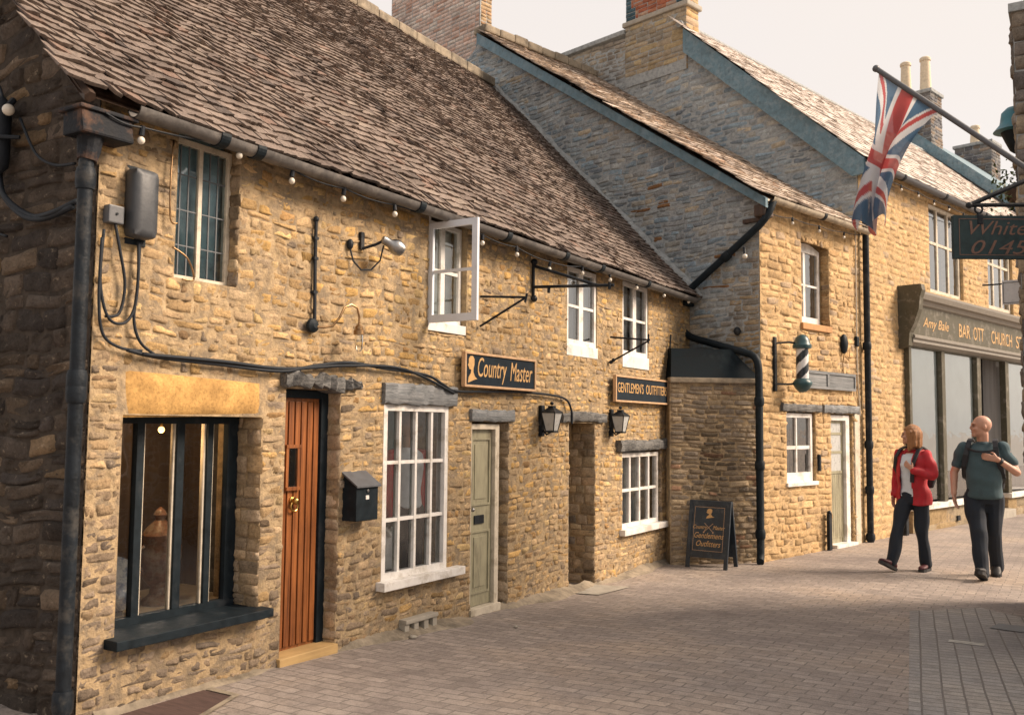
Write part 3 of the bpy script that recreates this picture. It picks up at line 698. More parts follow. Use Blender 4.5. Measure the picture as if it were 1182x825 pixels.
# upper casements
w3 = window(cot, F1, 6.38, 6.94, 2.60, 3.50, -.045, .04, .06, [(.5, .06)], [(.52, .03)], bot=.04)
w = MB(); w.box(-.1, .012, 6.37, 6.945, 2.515, 2.598, .004); w.box(-.06, .015, 6.36, 6.385, 2.6, 3.52); part('sill', w, M['white'], w3, F1)
# its open leaf, hinged at the near side and standing square out from the wall
cs = MB(); y0, y1 = 6.36, 6.39
cs.box(.02, .055, y0, y1, 2.575, 3.445); cs.box(.465, .52, y0, y1, 2.575, 3.445); cs.box(.055, .465, y0 + .001, y1 - .001, 2.575, 2.64); cs.box(.055, .465, y0 + .001, y1 - .001, 3.39, 3.445); cs.box(.055, .465, y0 + .006, y1 - .006, 3.0, 3.025)
leaf = part('casement', cs, M['shaded_white'], w3, F1)
cs = MB(); cs.quad((.055, 6.376, 2.64), (.465, 6.376, 2.64), (.465, 6.376, 3.39), (.055, 6.376, 3.39)); part('casement_pane', cs, M['clearglass'], w3, F1)
w4 = window(cot, F1, 8.90, 9.63, 2.60, 3.47, .0, .05, .06, [(.5, .1)], [(.5, .03)], bot=.06)
w = MB(); w.box(-.08, .018, 8.885, 9.645, 2.475, 2.6, .004); part('sill', w, M['white'], w4, F1)
w5 = window(cot, F1, 10.34, 11.13, 2.58, 3.5, .0, .05, .06, [(.5, .1)], [(.5, .03)], bot=.06)
w = MB(); w.box(-.08, .018, 10.33, 11.14, 2.43, 2.58, .004); part('sill', w, M['white'], w5, F1)
for a, b in ((6.3, 7.0), (8.85, 9.7), (10.3, 11.2)):
    room(cot, F1, a, b, 2.45, 3.5, -.12, .05 if a < 8 else .3, 'blind' if a < 8 else 'dark')
for a, b in ((8.94, 9.24), (9.3, 9.6), (10.38, 10.7), (10.76, 11.1)):
    cu = MB(); n = 14
    for i in range(n + 1):
        y = a + (b - a) * i / n; xx = -.09 + .012 * math.sin(i * 2.1); cu.v += [(xx, y, 2.5), (xx, y, 3.48)]
    o = len(cu.v) - 2 * (n + 1)
    for i in range(n): cu.f.append((o + 2 * i, o + 2 * i + 2, o + 2 * i + 3, o + 2 * i + 1))
    cu.mi = [0] * len(cu.f); part('curtain', cu, M['curtain'], cot, F1, True)
# sage green door
x = -.05; d = MB(); d.box(x - .05, x, 7.1, 7.5, .03, 1.66)
for z0, z1 in ((.14, .72), (.95, 1.58)):
    d.box(x - .001, x + .012, 7.14, 7.46, z0, z0 + .02); d.box(x - .001, x + .012, 7.14, 7.46, z1 - .02, z1); d.box(x - .001, x + .012, 7.14, 7.16, z0 + .02, z1 - .02); d.box(x - .001, x + .012, 7.44, 7.46, z0 + .02, z1 - .02); d.box(x - .001, x + .007, 7.2, 7.4, z0 + .06, z1 - .06, .003)
sd = part('door', d, M['sage'], cot, F1, label='sage green panelled door')
d = MB(); d.box(x - .06, x + .04, 7.5, 7.57, -.05, 1.71, .004); d.box(x - .06, x + .04, 7.06, 7.1, -.05, 1.71, .004); d.box(x - .06, x + .04, 7.1, 7.5, 1.66, 1.71, .004); part('door_frame', d, M['cream'], sd, F1)
d = MB(); d.box(x, x + .012, 7.2, 7.36, .78, .86, .004); part('letterbox', d, M['iron'], sd, F1)
d = MB(); d.ball((x + .03, 7.14, .92), .02); d.tube([(x, 7.14, .92), (x + .03, 7.14, .92)], .008, 8); part('handle', d, M['steel'], sd, F1, True)
d = MB(); d.box(-.12, .03, 7.06, 7.56, -.1, .025, .005); part('threshold', d, M['cream'], sd, F1)
lintel(cot, F1, 7.02, 7.78, 1.735, 1.845, 'greyboard', .04, .01)
# alley doorway
rm = room(cot, F1, 8.95, 9.6, -.2, 1.75, -.42, .6, 'darkwood', name='passage')
d = MB(); d.box(-.98, -.92, 9.0, 9.55, -.1, 1.65); d.box(-.92, -.905, 9.08, 9.46, .1, .75); d.box(-.92, -.905, 9.08, 9.46, .9, 1.55); part('door', d, M['darkwood'], cot, F1, label='dark brown passage door')
d = MB(); d.box(-.06, .0, 8.935, 8.975, -.1, 1.73, .005); part('door_post', d, M['cream'], cot, F1)
lintel(cot, F1, 8.76, 9.8, 1.735, 1.83, 'lintel', .05, .012, sag=.03)
# barred white ground floor window
w6 = window(cot, F1, 10.33, 11.5, .46, 1.37, -.01, .05, .07, (.25, .5, .75), (.5,), .035)
w = MB(); w.box(-.09, .09, 10.25, 11.7, .385, .458, .006); part('sill', w, M['white'], w6, F1)
room(cot, F1, 10.2, 11.6, .4, 1.42, -.1, .12, 'curtain')
lintel(cot, F1, 10.15, 11.85, 1.405, 1.53, 'lintel', .07, .025, sag=.0)
# air brick low on the wall
v = MB(); v.box(-.05, .09, 6.04, 6.48, .08, .115, .008); v.box(-.05, .07, 6.04, 6.48, -.06, -.01, .006)
for y in (6.04, 6.165, 6.30, 6.42): v.box(-.05, .075, y, y + .06, -.012, .082, .006)
part('air_vent', v, M['slab'], cot, F1)
v = MB(); v.box(-.04, .01, 6.05, 6.47, -.02, .085); part('vent_void', v, M['dark'], cot, F1)
# iron wall tie and a strap beside the far window
v = MB(); v.tube([(.05, 11.75, 2.55), (.06, 11.78, 2.95)], .012, 6); part('wall_tie', v, M['iron'], cot, F1)
v = MB(); v.ball((.05, 7.25, 2.22), .035); v.tube([(0, 7.25, 2.22), (.05, 7.25, 2.22)], .02, 8); part('wall_plug', v, M['iron'], cot, F1)
v = MB(); v.box(-.42, -.34, 9.555 - .06, 9.555, .86, 1.0, .01); part('entry_panel', v, M['grey_plastic'], cot, F1)

# ------------------------------------------------------------------ the corner house with the barber
crn = thing('corner_house', 'narrow honey stone house with a tall grey gable, big brick chimney and a cream gutter', 'house', F2)
OPS2 = [(1.14, 1.98, 3.21, 4.46), (.66, 1.50, .93, 1.93), (1.96, 2.66, -.3, 1.92)]
BLK2 = [(.5, 1.62, 1.93, 2.05), (1.69, 2.84, 1.92, 2.05), (1.1, 2.0, 3.12, 3.21)]
ms = Masonry()
r = courses(0, 2.98, -.15, 4.86, (.075, .125), (.13, .34), OPS2 + BLK2)
fac2 = lambda c, u, v: c * (1 - .25 * np.clip((1.2 - v) / 1.5, 0, 1))[:, None]
ms.patch(r, (0, 0, 0), (0, 1, 0), (0, 0, 1), (1, 0, 0), PALE, fac2, .11, depth=(.013, .028), rnd=.09, wob=.012, gap=(0, .004))
dark_r2 = lambda c, u, v: c * .8  # reveal stones darker than the front
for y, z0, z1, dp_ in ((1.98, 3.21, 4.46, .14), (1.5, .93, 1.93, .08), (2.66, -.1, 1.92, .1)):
    ms.patch(courses(0, dp_, z0, z1, (.08, .12), (.1, .2)), (.01, y, 0), (-1, 0, 0), (0, 0, 1), (0, -1, 0), PALE, dark_r2, .1, depth=(.006, .015), wob=0)
PAL_E = [((.36, .27, .15), 3), ((.30, .24, .15), 3), ((.24, .205, .15), 2)]
def gab2(u, v):
    if u < 1.45: return v < 4.86 + .7 * u - .05
    return v > 3.55 + .93 * (u - 1.35) - .3 and v < min(4.86 + .7 * u, 8.84 - .7 * (u - 5.65) ) - .05
r = courses(0, 8.4, -.15, 8.9, (.05, .095), (.10, .32), (), gab2, .1)
def gabcol(c, u, v):
    k = np.clip(1 - u / 1.1, 0, 1) * np.clip((5.0 - v) / 2.5, .25, 1); k = np.clip(k + rng.normal(0, .12, len(u)), 0, 1)[:, None]
    warm = np.array([[.38, .265, .135]]) * (1 + rng.normal(0, .13, (len(u), 1)))
    c = c * (1 - k) + warm * k
    o = (rng.random(len(u)) < .025)[:, None] & (v < 5.4)[:, None] & (u < 2.2)[:, None]
    return np.where(o, np.array([[.27, .145, .07]]), c)
ms.patch(r, (0, 0, 0), (-1, 0, 0), (0, 0, 1), (0, -1, 0), GREY, gabcol, .12, depth=(.008, .02), rnd=.1, wob=.015, gap=(0, .003))
ms.build('wall', M['grey_stone'] if 0 else M['stone'], crn, F2)
core = backing(0, 3.0, -.4, 4.9, OPS2, fr, .4, .008)
gc = MB(); gc.add([(0, -.004, -.4), (-11, -.004, -.4), (-11, -.004, 4.9), (-5.65, -.004, 8.8), (0, -.004, 4.9)], [(0, 1, 2, 3, 4)])
part('wall_core', core, M['honey_mortar'], crn, F2); part('gable_core', gc, M['grey_mortar'], crn, F2)
cl = math.hypot(5.8, 4.06); S2 = (-5.8 / cl, 0, 4.06 / cl); N2 = (4.06 / cl, 0, 5.8 / cl)
SL2 = [((.50, .42, .345), 4), ((.55, .46, .38), 3), ((.44, .365, .30), 3), ((.33, .27, .225), .7), ((.48, .34, .25), .7)]
V, F, C = slates((.18, 0, 4.83), (0, 1, 0), S2, N2, 2.95, 7.0, (.17, .13), (.16, .3), SL2, None, lambda s: -.14, .005, .02, (.01, .018), .14)
obj_from('roof', V, F, M['slate'], crn, F2, False, C)
rb = MB(); rb.quad((.15, -.1, 4.82), (.15, 2.99, 4.82), (-5.62, 2.99, 8.86), (-5.62, -.1, 8.86)); rb.quad((-5.62, .03, 8.86), (-5.62, 2.99, 8.86), (-11.2, 2.99, 4.9), (-11.2, .03, 4.9)); part('roof_deck', rb, M['darkwood'], crn, F2)
bb = MB(); dz = .2
bb.add([(.2, -.16, 4.80 - .02), (.2, -.16, 4.80 - dz * .75), (-5.65, -.16, 8.84 - dz), (-5.65, -.16, 8.84), (.2, -.1, 4.78), (.2, -.1, 4.80 - dz * .75), (-5.65, -.1, 8.84 - dz), (-5.65, -.1, 8.84)], [(0, 1, 2, 3), (4, 7, 6, 5), (1, 5, 6, 2), (0, 3, 7, 4), (0, 4, 5, 1)])
part('bargeboard', bb, M['bargeboard'], crn, F2)
bb = MB(); bb.box(.0, .17, -.13, .1, 4.55, 4.72, .02); bb.box(-.22, .05, -.06, .05, 4.50, 4.56, .01); part('eaves_block', bb, M['darkwood'], crn, F2)
rd = MB(); y = -.12
while y < 3.1:
    l = rng.uniform(.33, .42); rd.box(-5.78, -5.45, y, y + l, 8.84, 8.99 + rng.uniform(-.02, .02), .03); y += l + .01
part('ridge_tile', rd, M['haunch'], crn, F2)
gutter(crn, F2, .21, -.05, 2.9, 4.80, .065, 'cream_gutter', (1.4,))
# brick chimney on the rear half of the gable
ch = Masonry(); BR = [((.60, .46, .39), 3), ((.63, .51, .44), 3), ((.57, .38, .30), 2), ((.66, .58, .51), 2)]
rr = []; v = 8.2
while v < 10.85:
    o = rng.choice([0, .11]); u = 5.78 - (.11 if o else 0)
    while u < 8.5:
        a, b = max(u, 5.78), min(u + .225, 8.5)
        if b - a > .05: rr.append((a, b, v, v + .075))
        u += .225
    v += .075
ch.patch(rr, (0, 0.02, 0), (-1, 0, 0), (0, 0, 1), (0, -1, 0), BR, None, .1, depth=(.006, .014), noise_amt=.001, rnd=.02, tilt=.01, wob=0, gap=(.004, .007), nu=5, nv=5)
rr2 = [(a % .9, min(a % .9 + .225, .9), c, d) for (a, b, c, d) in rr if a % .9 + .1 < .9][:400]
ch.patch(courses(0.02, .3, 8.2, 10.85, (.075, .0751), (.14, .15)), (-5.76, .02, 0), (0, 1, 0), (0, 0, 1), (1, 0, 0), [((.42, .27, .16), 2), ((.46, .33, .2), 2)], None, .1, depth=(.006, .014), noise_amt=.001, rnd=.02, wob=0, gap=(.004, .007), nu=5, nv=5)
chm = ch.build('chimney', M['brick'], crn, F2)
cb = MB(); cb.box(-8.5, -5.765, .025, .315, 8.0, 10.85); part('chimney_core', cb, M['grey_mortar'], chm, F2)
# front openings
a2 = window(crn, F2, 1.14, 1.93, 3.22, 4.36, -.12, .06, .06, [(.42, .06)], [(.52, .03)], bot=.12, arch=.08)
w = MB(); w.box(-.14, .05, 1.1, 1.99, 3.125, 3.218, .008); part('sill', w, M['tan_sill'], a2, F2)
room(crn, F2, 1.1, 2.05, 3.2, 4.5, -.19, .06, 'curtain')
at = Masonry()
va = []
for i in range(9): va.append((1.14 + .84 * i / 9, 1.14 + .84 * (i + 1) / 9, 4.40, 4.5))
at.patch(va, (0.012, 0, 0), (0, 1, 0), (0, 0, 1), (1, 0, 0), PALE, None, .1, depth=(.01, .02), wob=0); at.build('arch', M['stone'], crn, F2)
b2 = window(crn, F2, .66, 1.47, .94, 1.91, -.03, .06, .08, (.45,), [(.5, .05)], .03, bot=.13)
w = MB(); w.box(-.1, .05, .62, 1.5, .885, .94, .006); part('sill', w, M['white'], b2, F2)
room(crn, F2, .6, 1.6, .9, 1.95, -.13, .6, 'dark')
lintel(crn, F2, .5, 1.62, 1.935, 2.04, 'lintel', .045, .01); lintel(crn, F2, 1.69, 2.84, 1.93, 2.045, 'greyboard', .05, .012)
x = -.08; d = MB(); d.box(x - .05, x, 2.0, 2.5, -.02, 1.82)
for i in range(7): d.box(x - .001, x + .006, 2.04 + i * .064, 2.098 + i * .064, .05, 1.0, .002)
for a, b in ((2.0, 2.05), (2.45, 2.5)): d.box(x - .001, x + .01, a, b, -.02, 1.82)
for z in (1.02, 1.32, 1.6, 1.78): d.box(x - .001, x + .012, 2.05, 2.45, z, z + .04)
bd = part('door', d, M['sage'], crn, F2, label='half glazed sage green door')
d = MB(); d.box(x - .06, x + .06, 2.5, 2.62, -.05, 1.9, .004); d.box(x - .06, x + .06, 1.965, 2.0, -.05, 1.9, .004); d.box(x - .06, x + .06, 2.0, 2.5, 1.82, 1.9, .004); part('door_frame', d, M['white'], bd, F2)
d = MB(); d.box(x + .001, x + .004, 2.06, 2.44, 1.06, 1.78); part('pane', d, M['lanternglass'], bd, F2)
d = MB(); d.box(x - .1, .08, 1.97, 2.66, -.11, -.02, .005); part('threshold', d, M['white'], bd, F2)
d = MB(); d.box(-.02, .03, 2.7, 2.88, -.15, 1.93, .01); d.rough(.004); part('pilaster', d, M['cream'], crn, F2)
# lead roofed bay filling the corner between the two houses
P1 = Vector((-4.66, 11.56, 0)); P2 = Vector((B2.x, B2.y, 0)); dv = (P2 - P1).normalized(); L = (P2 - P1).length
FB = Matrix(((dv.y, dv.x, 0, P1.x), (-dv.x, dv.y, 0, P1.y), (0, 0, 1, 0), (0, 0, 0, 1)))
ms = Masonry(); r = courses(.0, L + .02, -.15, 2.3, (.045, .085), (.09, .26), (), None, .1)
def dark_patch(c, u, v):  # stones darken in a soft patch mid-wall
    k = np.exp(-((u - .55) / .33) ** 2 - ((v - 1.35) / .62) ** 2) * .7 + rng.normal(0, .08, len(u)); return c * np.clip(1 - k, .25, 1.1)[:, None]
ms.patch(r, (0, 0, 0), (0, 1, 0), (0, 0, 1), (1, 0, 0), [((.37, .29, .20), 4), ((.42, .325, .21), 3), ((.31, .255, .195), 3), ((.36, .22, .14), .4)], dark_patch, .10, depth=(.008, .02), wob=.015, noise_amt=.004, gap=(0, .003))
# the stones that turn the corner beside the downpipe
bay = ms.build('bay_wall', M['stone'], crn, FB)
c = MB(); c.box(-.5, .003, -.01, L, -.4, 2.3); part('bay_core', c, M['mortar'], bay, FB)
c = MB(); c.box(-.06, .05, -.02, L + .0, 2.29, 2.36, .012); c.rough(.006, 12); part('bay_ledge', c, M['haunch'], bay, FB)
c = MB(); c.add([(.03, .0, 2.36), (.03, L - .02, 2.36), (-.14, L - .36, 2.76), (-.14, .06, 2.76), (-.7, .08, 2.8), (-.7, L - .3, 2.8), (-.6, 0, 2.36), (-.6, L, 2.36)], [(0, 1, 2, 3), (3, 2, 5, 4), (1, 7, 5, 2), (0, 3, 4, 6)])
part('lead_roof', c, M['lead'], crn, FB)
# crooked downpipe
pp = pipe(crn, F2, [(.21, .02, 4.76), (.2, -.06, 4.60), (.1, -.1, 4.45), (-1.12, -.12, 3.62), (-1.2, -.13, 3.42), (-1.2, -.13, 3.12), (-1.05, -.14, 2.98), (.02, -.14, 2.66), (.06, -.14, 2.5), (.06, -.14, -.02), (.1, -.22, -.05)], .05, 'navy', [((.06, -.14, 2.05), (0, 0, 1)), ((.06, -.14, 1.2), (0, 0, 1)), ((.06, -.14, .3), (0, 0, 1)), ((-.45, -.11, 4.07), (-.83, 0, -.56))])
c = MB(); c.box(-1.36, -1.04, -.26, -.02, 3.42, 3.62, .02); part('hopper', c, M['navy'], pp, F2)

# ------------------------------------------------------------------ the shop building
shp = thing('shop_building', 'pale ochre stone shop with a taupe shopfront, tall upper windows and a pale roof', 'shop building', F2, (0, 3.0, 0))
OPS3 = [(5.83, 7.45, 4.17, 5.84), (8.80, 10.3, 4.10, 5.84), (4.72, 12.6, .38, 4.0)]
ms = Masonry(); Y3 = 3.02
r = courses(Y3, 14.4, -.15, 6.02, (.085, .125), (.16, .36), OPS3)
ms.patch(r, (0, 0, 0), (0, 1, 0), (0, 0, 1), (1, 0, 0), PALE, None, .09, depth=(.011, .02), rnd=.06, wob=.008, nu=5, nv=5, gap=(0, .004))
def gab3(u, v):
    if v > 9.5: return False
    if u > 4.8: return v < 9.55 and v > 4.9 + .7 * u - .6
    return v < 6.0 + .93 * u - .05 and v > 4.7 + .7 * u - .5
r = courses(0, 6.7, 4.6, 9.6, (.07, .12), (.16, .4), (), gab3)
def g3c(c, u, v):
    k = (np.clip((v - 8.0) / 1.2, 0, 1) * np.clip((u - 2.0) / 1.5, 0, 1))[:, None] * .8
    return c * (1 - k) + np.array([[.36, .29, .21]]) * k * (1 + rng.normal(0, .15, (len(u), 1)))
ms.patch(r, (0, Y3, 0), (-1, 0, 0), (0, 0, 1), (0, -1, 0), GREY, g3c, .12, depth=(.008, .018), rnd=.08, wob=.015, nu=5, nv=5)
ms.build('wall', M['stone'], shp, F2)
core = backing(Y3, 14.4, -.4, 6.04, OPS3, fr, .4, .007)
gc = MB(); gc.add([(0, 3.015, 4.4), (-7, 3.015, 4.4), (-6.6, 3.015, 9.5), (-3.4, 3.015, 9.1), (0, 3.015, 6.0)], [(0, 1, 2, 3, 4)]); core.quad((-7, 3.05, -.4), (-7, 14.4, -.4), (-7, 14.4, 6), (-7, 3.05, 6))
part('wall_core', core, M['honey_mortar'], shp, F2); part('gable_core', gc, M['grey_mortar'], shp, F2)
cp = MB(); cp.box(-6.62, -4.72, 2.95, 3.3, 9.5, 9.6, .02); part('coping', cp, M['lead'] if 0 else M['grey_mortar'], shp, F2)
S3 = np.array([-3.55, 0, 3.3]); l3 = np.linalg.norm(S3); S3 /= l3; N3 = (S3[2], 0, -S3[0])
SL3 = [((.66, .58, .50), 4), ((.70, .62, .54), 3), ((.60, .53, .45), 3), ((.52, .45, .38), 1)]
V, F, C = slates((.2, 0, 5.97), (0, 1, 0), tuple(S3), N3, 14.5, l3, (.2, .18), (.22, .34), SL3, None, lambda s: 2.86, .002, .006, (.004, .007), .05)
obj_from('roof', V, F, M['pale_tile'], shp, F2, False, C)
rb = MB(); rb.quad((.17, 2.9, 5.96), (.17, 14.5, 5.96), (-3.36, 14.5, 9.25), (-3.36, 2.9, 9.25)); rb.quad((-3.36, 3.06, 9.25), (-3.36, 14.5, 9.25), (-7, 14.5, 6), (-7, 3.06, 6)); part('roof_deck', rb, M['darkwood'], shp, F2)
rd = MB(); rd.tube([(-3.36, 2.9, 9.27), (-3.36, 14.5, 9.27)], .07, 8); part('ridge_tile', rd, M['grey_mortar'], shp, F2, True)
bb = MB(); bb.add([(.2, 2.82, 5.96), (.2, 2.82, 5.72), (.0, 2.82, 5.70), (-3.22, 2.82, 8.66), (-3.22, 2.82, 9.12), (.2, 2.88, 5.96), (.2, 2.88, 5.72), (0, 2.88, 5.70), (-3.22, 2.88, 8.66), (-3.22, 2.88, 9.12)], [(0, 1, 2, 3, 4), (9, 8, 7, 6, 5), (1, 6, 7, 2), (2, 7, 8, 3), (0, 4, 9, 5), (3, 8, 9, 4)]); part('bargeboard', bb, M['bargeboard'], shp, F2)
gutter(shp, F2, .22, 2.9, 14.4, 5.93, .07, 'grey_plastic', (4.2, 6, 8, 10))
pp = pipe(shp, F2, [(.2, 3.02, 5.86), (.1, 3.05, 5.6), (.09, 3.05, -.08)], .05, 'iron', [((.09, 3.05, 3.0), (0, 0, 1)), ((.09, 3.05, 1.45), (0, 0, 1)), ((.09, 3.05, .75), (0, 0, 1)), ((.09, 3.05, .02), (0, 0, 1)), ((.09, 3.05, 4.85), (0, 0, 1))])
# stone and brick chimney
ch = Masonry()
ch.patch(courses(3.25, 4.72, 8.6, 9.62, (.08, .13), (.16, .36)), (0, 2.985, 0), (-1, 0, 0), (0, 0, 1), (0, -1, 0), [((.38, .31, .22), 3), ((.33, .29, .23), 2), ((.42, .33, .2), 1)], None, .1, depth=(.006, .02), wob=.0, nu=5, nv=5)
rr = []; qq = []; v = 9.74; k = 0
while v < 11.2:
    o = .13 if (k // 3) % 2 else .24
    qq += [(3.25, 3.25 + o, v, v + .08), (4.7 - o, 4.7, v, v + .08)]
    u = 3.25 + o
    while u < 4.7 - o - .02: rr.append((u, min(u + .225, 4.7 - o), v, v + .08)); u += .225
    v += .08; k += 1
ch.patch(rr, (0, 2.985, 0), (-1, 0, 0), (0, 0, 1), (0, -1, 0), [((.34, .12, .07), 3), ((.40, .17, .1), 2), ((.42, .28, .2), 1)], None, .1, depth=(.006, .012), noise_amt=.001, rnd=.02, wob=0, nu=5, nv=5)
ch.patch(qq, (0, 2.985, 0), (-1, 0, 0), (0, 0, 1), (0, -1, 0), [((.055, .10, .125), 1)], None, .12, depth=(.006, .012), noise_amt=.001, rnd=.02, wob=0, nu=5, nv=5)
ch.patch(courses(2.98, 3.38, 9.74, 11.2, (.08, .0801), (.18, .21)), (-3.25, 0, 0), (0, 1, 0), (0, 0, 1), (1, 0, 0), [((.46, .3, .16), 2), ((.5, .38, .22), 2), ((.4, .2, .1), 1)], None, .1, depth=(.006, .012), noise_amt=.001, rnd=.02, wob=0, nu=5, nv=5)  # street side yellower than the front, sunlight put into the brick colour
ch.patch(courses(2.98, 3.38, 8.4, 9.62, (.1, .14), (.2, .4)), (-3.25, 0, 0), (0, 1, 0), (0, 0, 1), (1, 0, 0), PALE, None, .1, depth=(.006, .02), wob=0, nu=5, nv=5)
chm = ch.build('chimney', M['brick'], shp, F2)
c = MB(); c.box(-4.7, -3.255, 2.99, 3.375, 8.4, 11.2); part('chimney_core', c, M['grey_mortar'], chm, F2)
c = MB(); c.box(-4.76, -3.19, 2.93, 3.43, 9.62, 9.72, .025); part('chimney_band', c, M['slab'], chm, F2)
# upper windows
for y0, y1, cc in ((5.85, 7.43, ((.33, .06), (.66, .06))), (8.82, 10.28, ((.33, .06), (.66, .06)))):
    window(shp, F2, y0, y1, 4.18, 5.82, -.05, .07, .07, cc, [(.57, .05)], mat='cream', glass='leadglass')
    room(shp, F2, y0 - .1, y1 + .1, 4.1, 5.9, -.16, .8, 'dark')
# shopfront
sf = MB()
sf.box(-.05, .20, 4.5, 12.7, 3.24, 3.80); fas = part('fascia', sf, M['fascia'], shp, F2)
c = MB()
c.prism([(4.42, 0), (4.42, 0)], 0, 0) if 0 else None
prof = [(.20, 3.80), (.24, 3.82), (.27, 3.88), (.33, 3.90), (.36, 3.98), (.36, 4.02), (0.0, 4.06), (0.0, 3.80)]
c.add([(x, 4.56, z) for x, z in prof] + [(x, 12.7, z) for x, z in prof], [(i, (i + 1) % 8, 8 + (i + 1) % 8, 8 + i) for i in range(8)] + [tuple(range(7, -1, -1)), tuple(range(8, 16))])
prof2 = [(.20, 3.30), (.235, 3.28), (.235, 3.24), (.20, 3.22), (.205, 3.17), (.12, 3.12), (0, 3.12), (0, 3.30)]
c.add([(x, 4.56, z) for x, z in prof2] + [(x, 12.7, z) for x, z in prof2], [(i, (i + 1) % 8, 8 + (i + 1) % 8, 8 + i) for i in range(8)] + [tuple(range(7, -1, -1)), tuple(range(8, 16))])
part('cornice', c, M['fasciatrim'], fas, F2)
c = MB(); prof = [(0, 4.12), (.40, 4.12), (.42, 4.02), (.38, 3.9), (.36, 3.7), (.27, 3.45), (.2, 3.32), (.18, 3.1), (0, 3.05)]
n = len(prof); c.add([(x, 4.42, z) for x, z in prof] + [(x, 4.57, z) for x, z in prof], [tuple(range(n)), tuple(range(2 * n - 1, n - 1, -1))] + [(i, n + i, n + (i + 1) % n, (i + 1) % n) for i in range(n)])
part('bracket', c, M['fascia'], fas, F2)
def gold(t, y, z, size, sx, shear=0, x=.2015, mat='gold', par=None, F=F2, name='lettering', extr=.003):
    return part(name, wall_text(fit(text_mesh(t, size, shear, sx, extr), sx), x, y, z), M[mat], par, F)
gold('Amy Bale', 4.98, 3.46, .24, 1.15, .35, par=fas)
for t_, ya, wd in (('BAR', 6.62, .55), ('OTT', 7.34, .55), ('CHURCH', 8.3, 1.2), ('ST', 9.75, .45)): gold(t_, ya, 3.40, .36, wd, par=fas)
c = MB()
for a, b in ((4.62, 4.72), (6.03, 6.19), (7.78, 7.98), (9.38, 9.58), (11.6, 11.8)): c.box(-.02, .1, a, b, .42, 3.14, .008)
c.box(-.02, .11, 4.62, 11.8, .40, .47, .006) if 0 else c.box(-.02, .098, 4.6, 11.82, 3.10, 3.16)
sfw = part('shop_window', c, M['fascia'], shp, F2)
for ya, yb in ((4.6, 8.02), (9.34, 12.6)): c = MB(); c.box(-.1, .17, ya, yb, .33, .42, .006); part('sill', c, M['white'], sfw, F2)
for a, b in ((4.72, 6.03), (6.19, 7.78), (9.58, 11.6)):
    c = MB(); c.quad((.03, a, .47), (.03, b, .47), (.03, b, 3.14), (.03, a, 3.14)); part('pane', c, M['shopglass'], sfw, F2)
    c = MB(); c.quad((.0, a, .95), (.0, b, .95), (.0, b, 3.14), (.0, a, 3.14)); part('blind', c, M['blind'], sfw, F2)  # pale blind brightened to stand for the facade reflected in the pane
room(shp, F2, 4.6, 8.0, .4, 3.2, -.12, 1.5, 'dark'); room(shp, F2, 8.0, 9.4, -.1, 3.2, -.35, 1.5, 'dark'); room(shp, F2, 9.5, 12.6, .4, 3.2, -.12, 1.5, 'curtain')
c = MB(); c.box(-.75, -.7, 8.08, 9.2, .0, 2.9); c.box(-.7, -.68, 8.3, 8.95, .9, 2.6); part('door', c, M['darkwood'], shp, F2)
c = MB(); c.box(-.3, .22, 8.0, 9.4, -.2, .12, .01); part('doorstep', c, M['slab'], shp, F2)
for ya, yb in ((4.66, 8.0), (9.36, 14.4)):
  ms = Masonry(); ms.patch(courses(ya, yb, -.15, .33, (.2, .26), (.5, 1.1)), (.09, 0, 0), (0, 1, 0), (0, 0, 1), (1, 0, 0), [((.36, .26, .14), 2), ((.31, .25, .17), 2)], None, .1, depth=(.01, .02), rnd=.02, wob=0, gap=(.002, .004), nu=5, nv=5); ms.build('stall_riser', M['stone'], shp, F2)
for ya, yb in ((4.66, 8.0), (9.36, 14.4)): c = MB(); c.box(-.1, .088, ya, yb, -.3, .33); part('riser_core', c, M['mortar'], shp, F2)
c = MB(); c.box(.1, .125, 6.55, 6.68, .05, .14); part('air_vent', c, M['iron'], shp, F2)

# ------------------------------------------------------------------ far house
far = thing('far_house', 'far house behind the shop with a slate blue verge and tall cream chimney pots', 'house', F2, (0, 14.5, 0))
c = MB(); c.add([(0, 14.45, -.4), (-7.6, 14.45, -.4), (-7.6, 14.45, 6.6), (-3.8, 14.45, 10.0), (0, 14.45, 6.6), (0, 25, -.4), (-7.6, 25, -.4), (-7.6, 25, 6.6), (-3.8, 25, 10.0), (0, 25, 6.6)], [(0, 1, 2, 3, 4), (9, 8, 7, 6, 5), (0, 4, 9, 5), (1, 6, 7, 2)]); part('wall', c, M['grey_mortar'], far, F2)
c = MB(); c.add([(.15, 14.3, 6.52), (.15, 25, 6.52), (-3.8, 25, 10.06), (-3.8, 14.3, 10.06), (-7.75, 14.3, 6.5), (-7.75, 25, 6.5)], [(0, 1, 2, 3), (3, 2, 5, 4)]); part('roof', c, M['lead'] if 0 else M['bargeboard'], far, F2)
c = MB(); c.add([(.15, 14.26, 6.54), (.15, 14.26, 6.2), (-3.8, 14.26, 9.72), (-3.8, 14.26, 10.08), (.15, 14.31, 6.54), (.15, 14.31, 6.2), (-3.8, 14.31, 9.72), (-3.8, 14.31, 10.08)], [(0, 1, 2, 3), (7, 6, 5, 4), (1, 5, 6, 2), (0, 3, 7, 4)]); part('bargeboard', c, M['bargeboard'], far, F2)
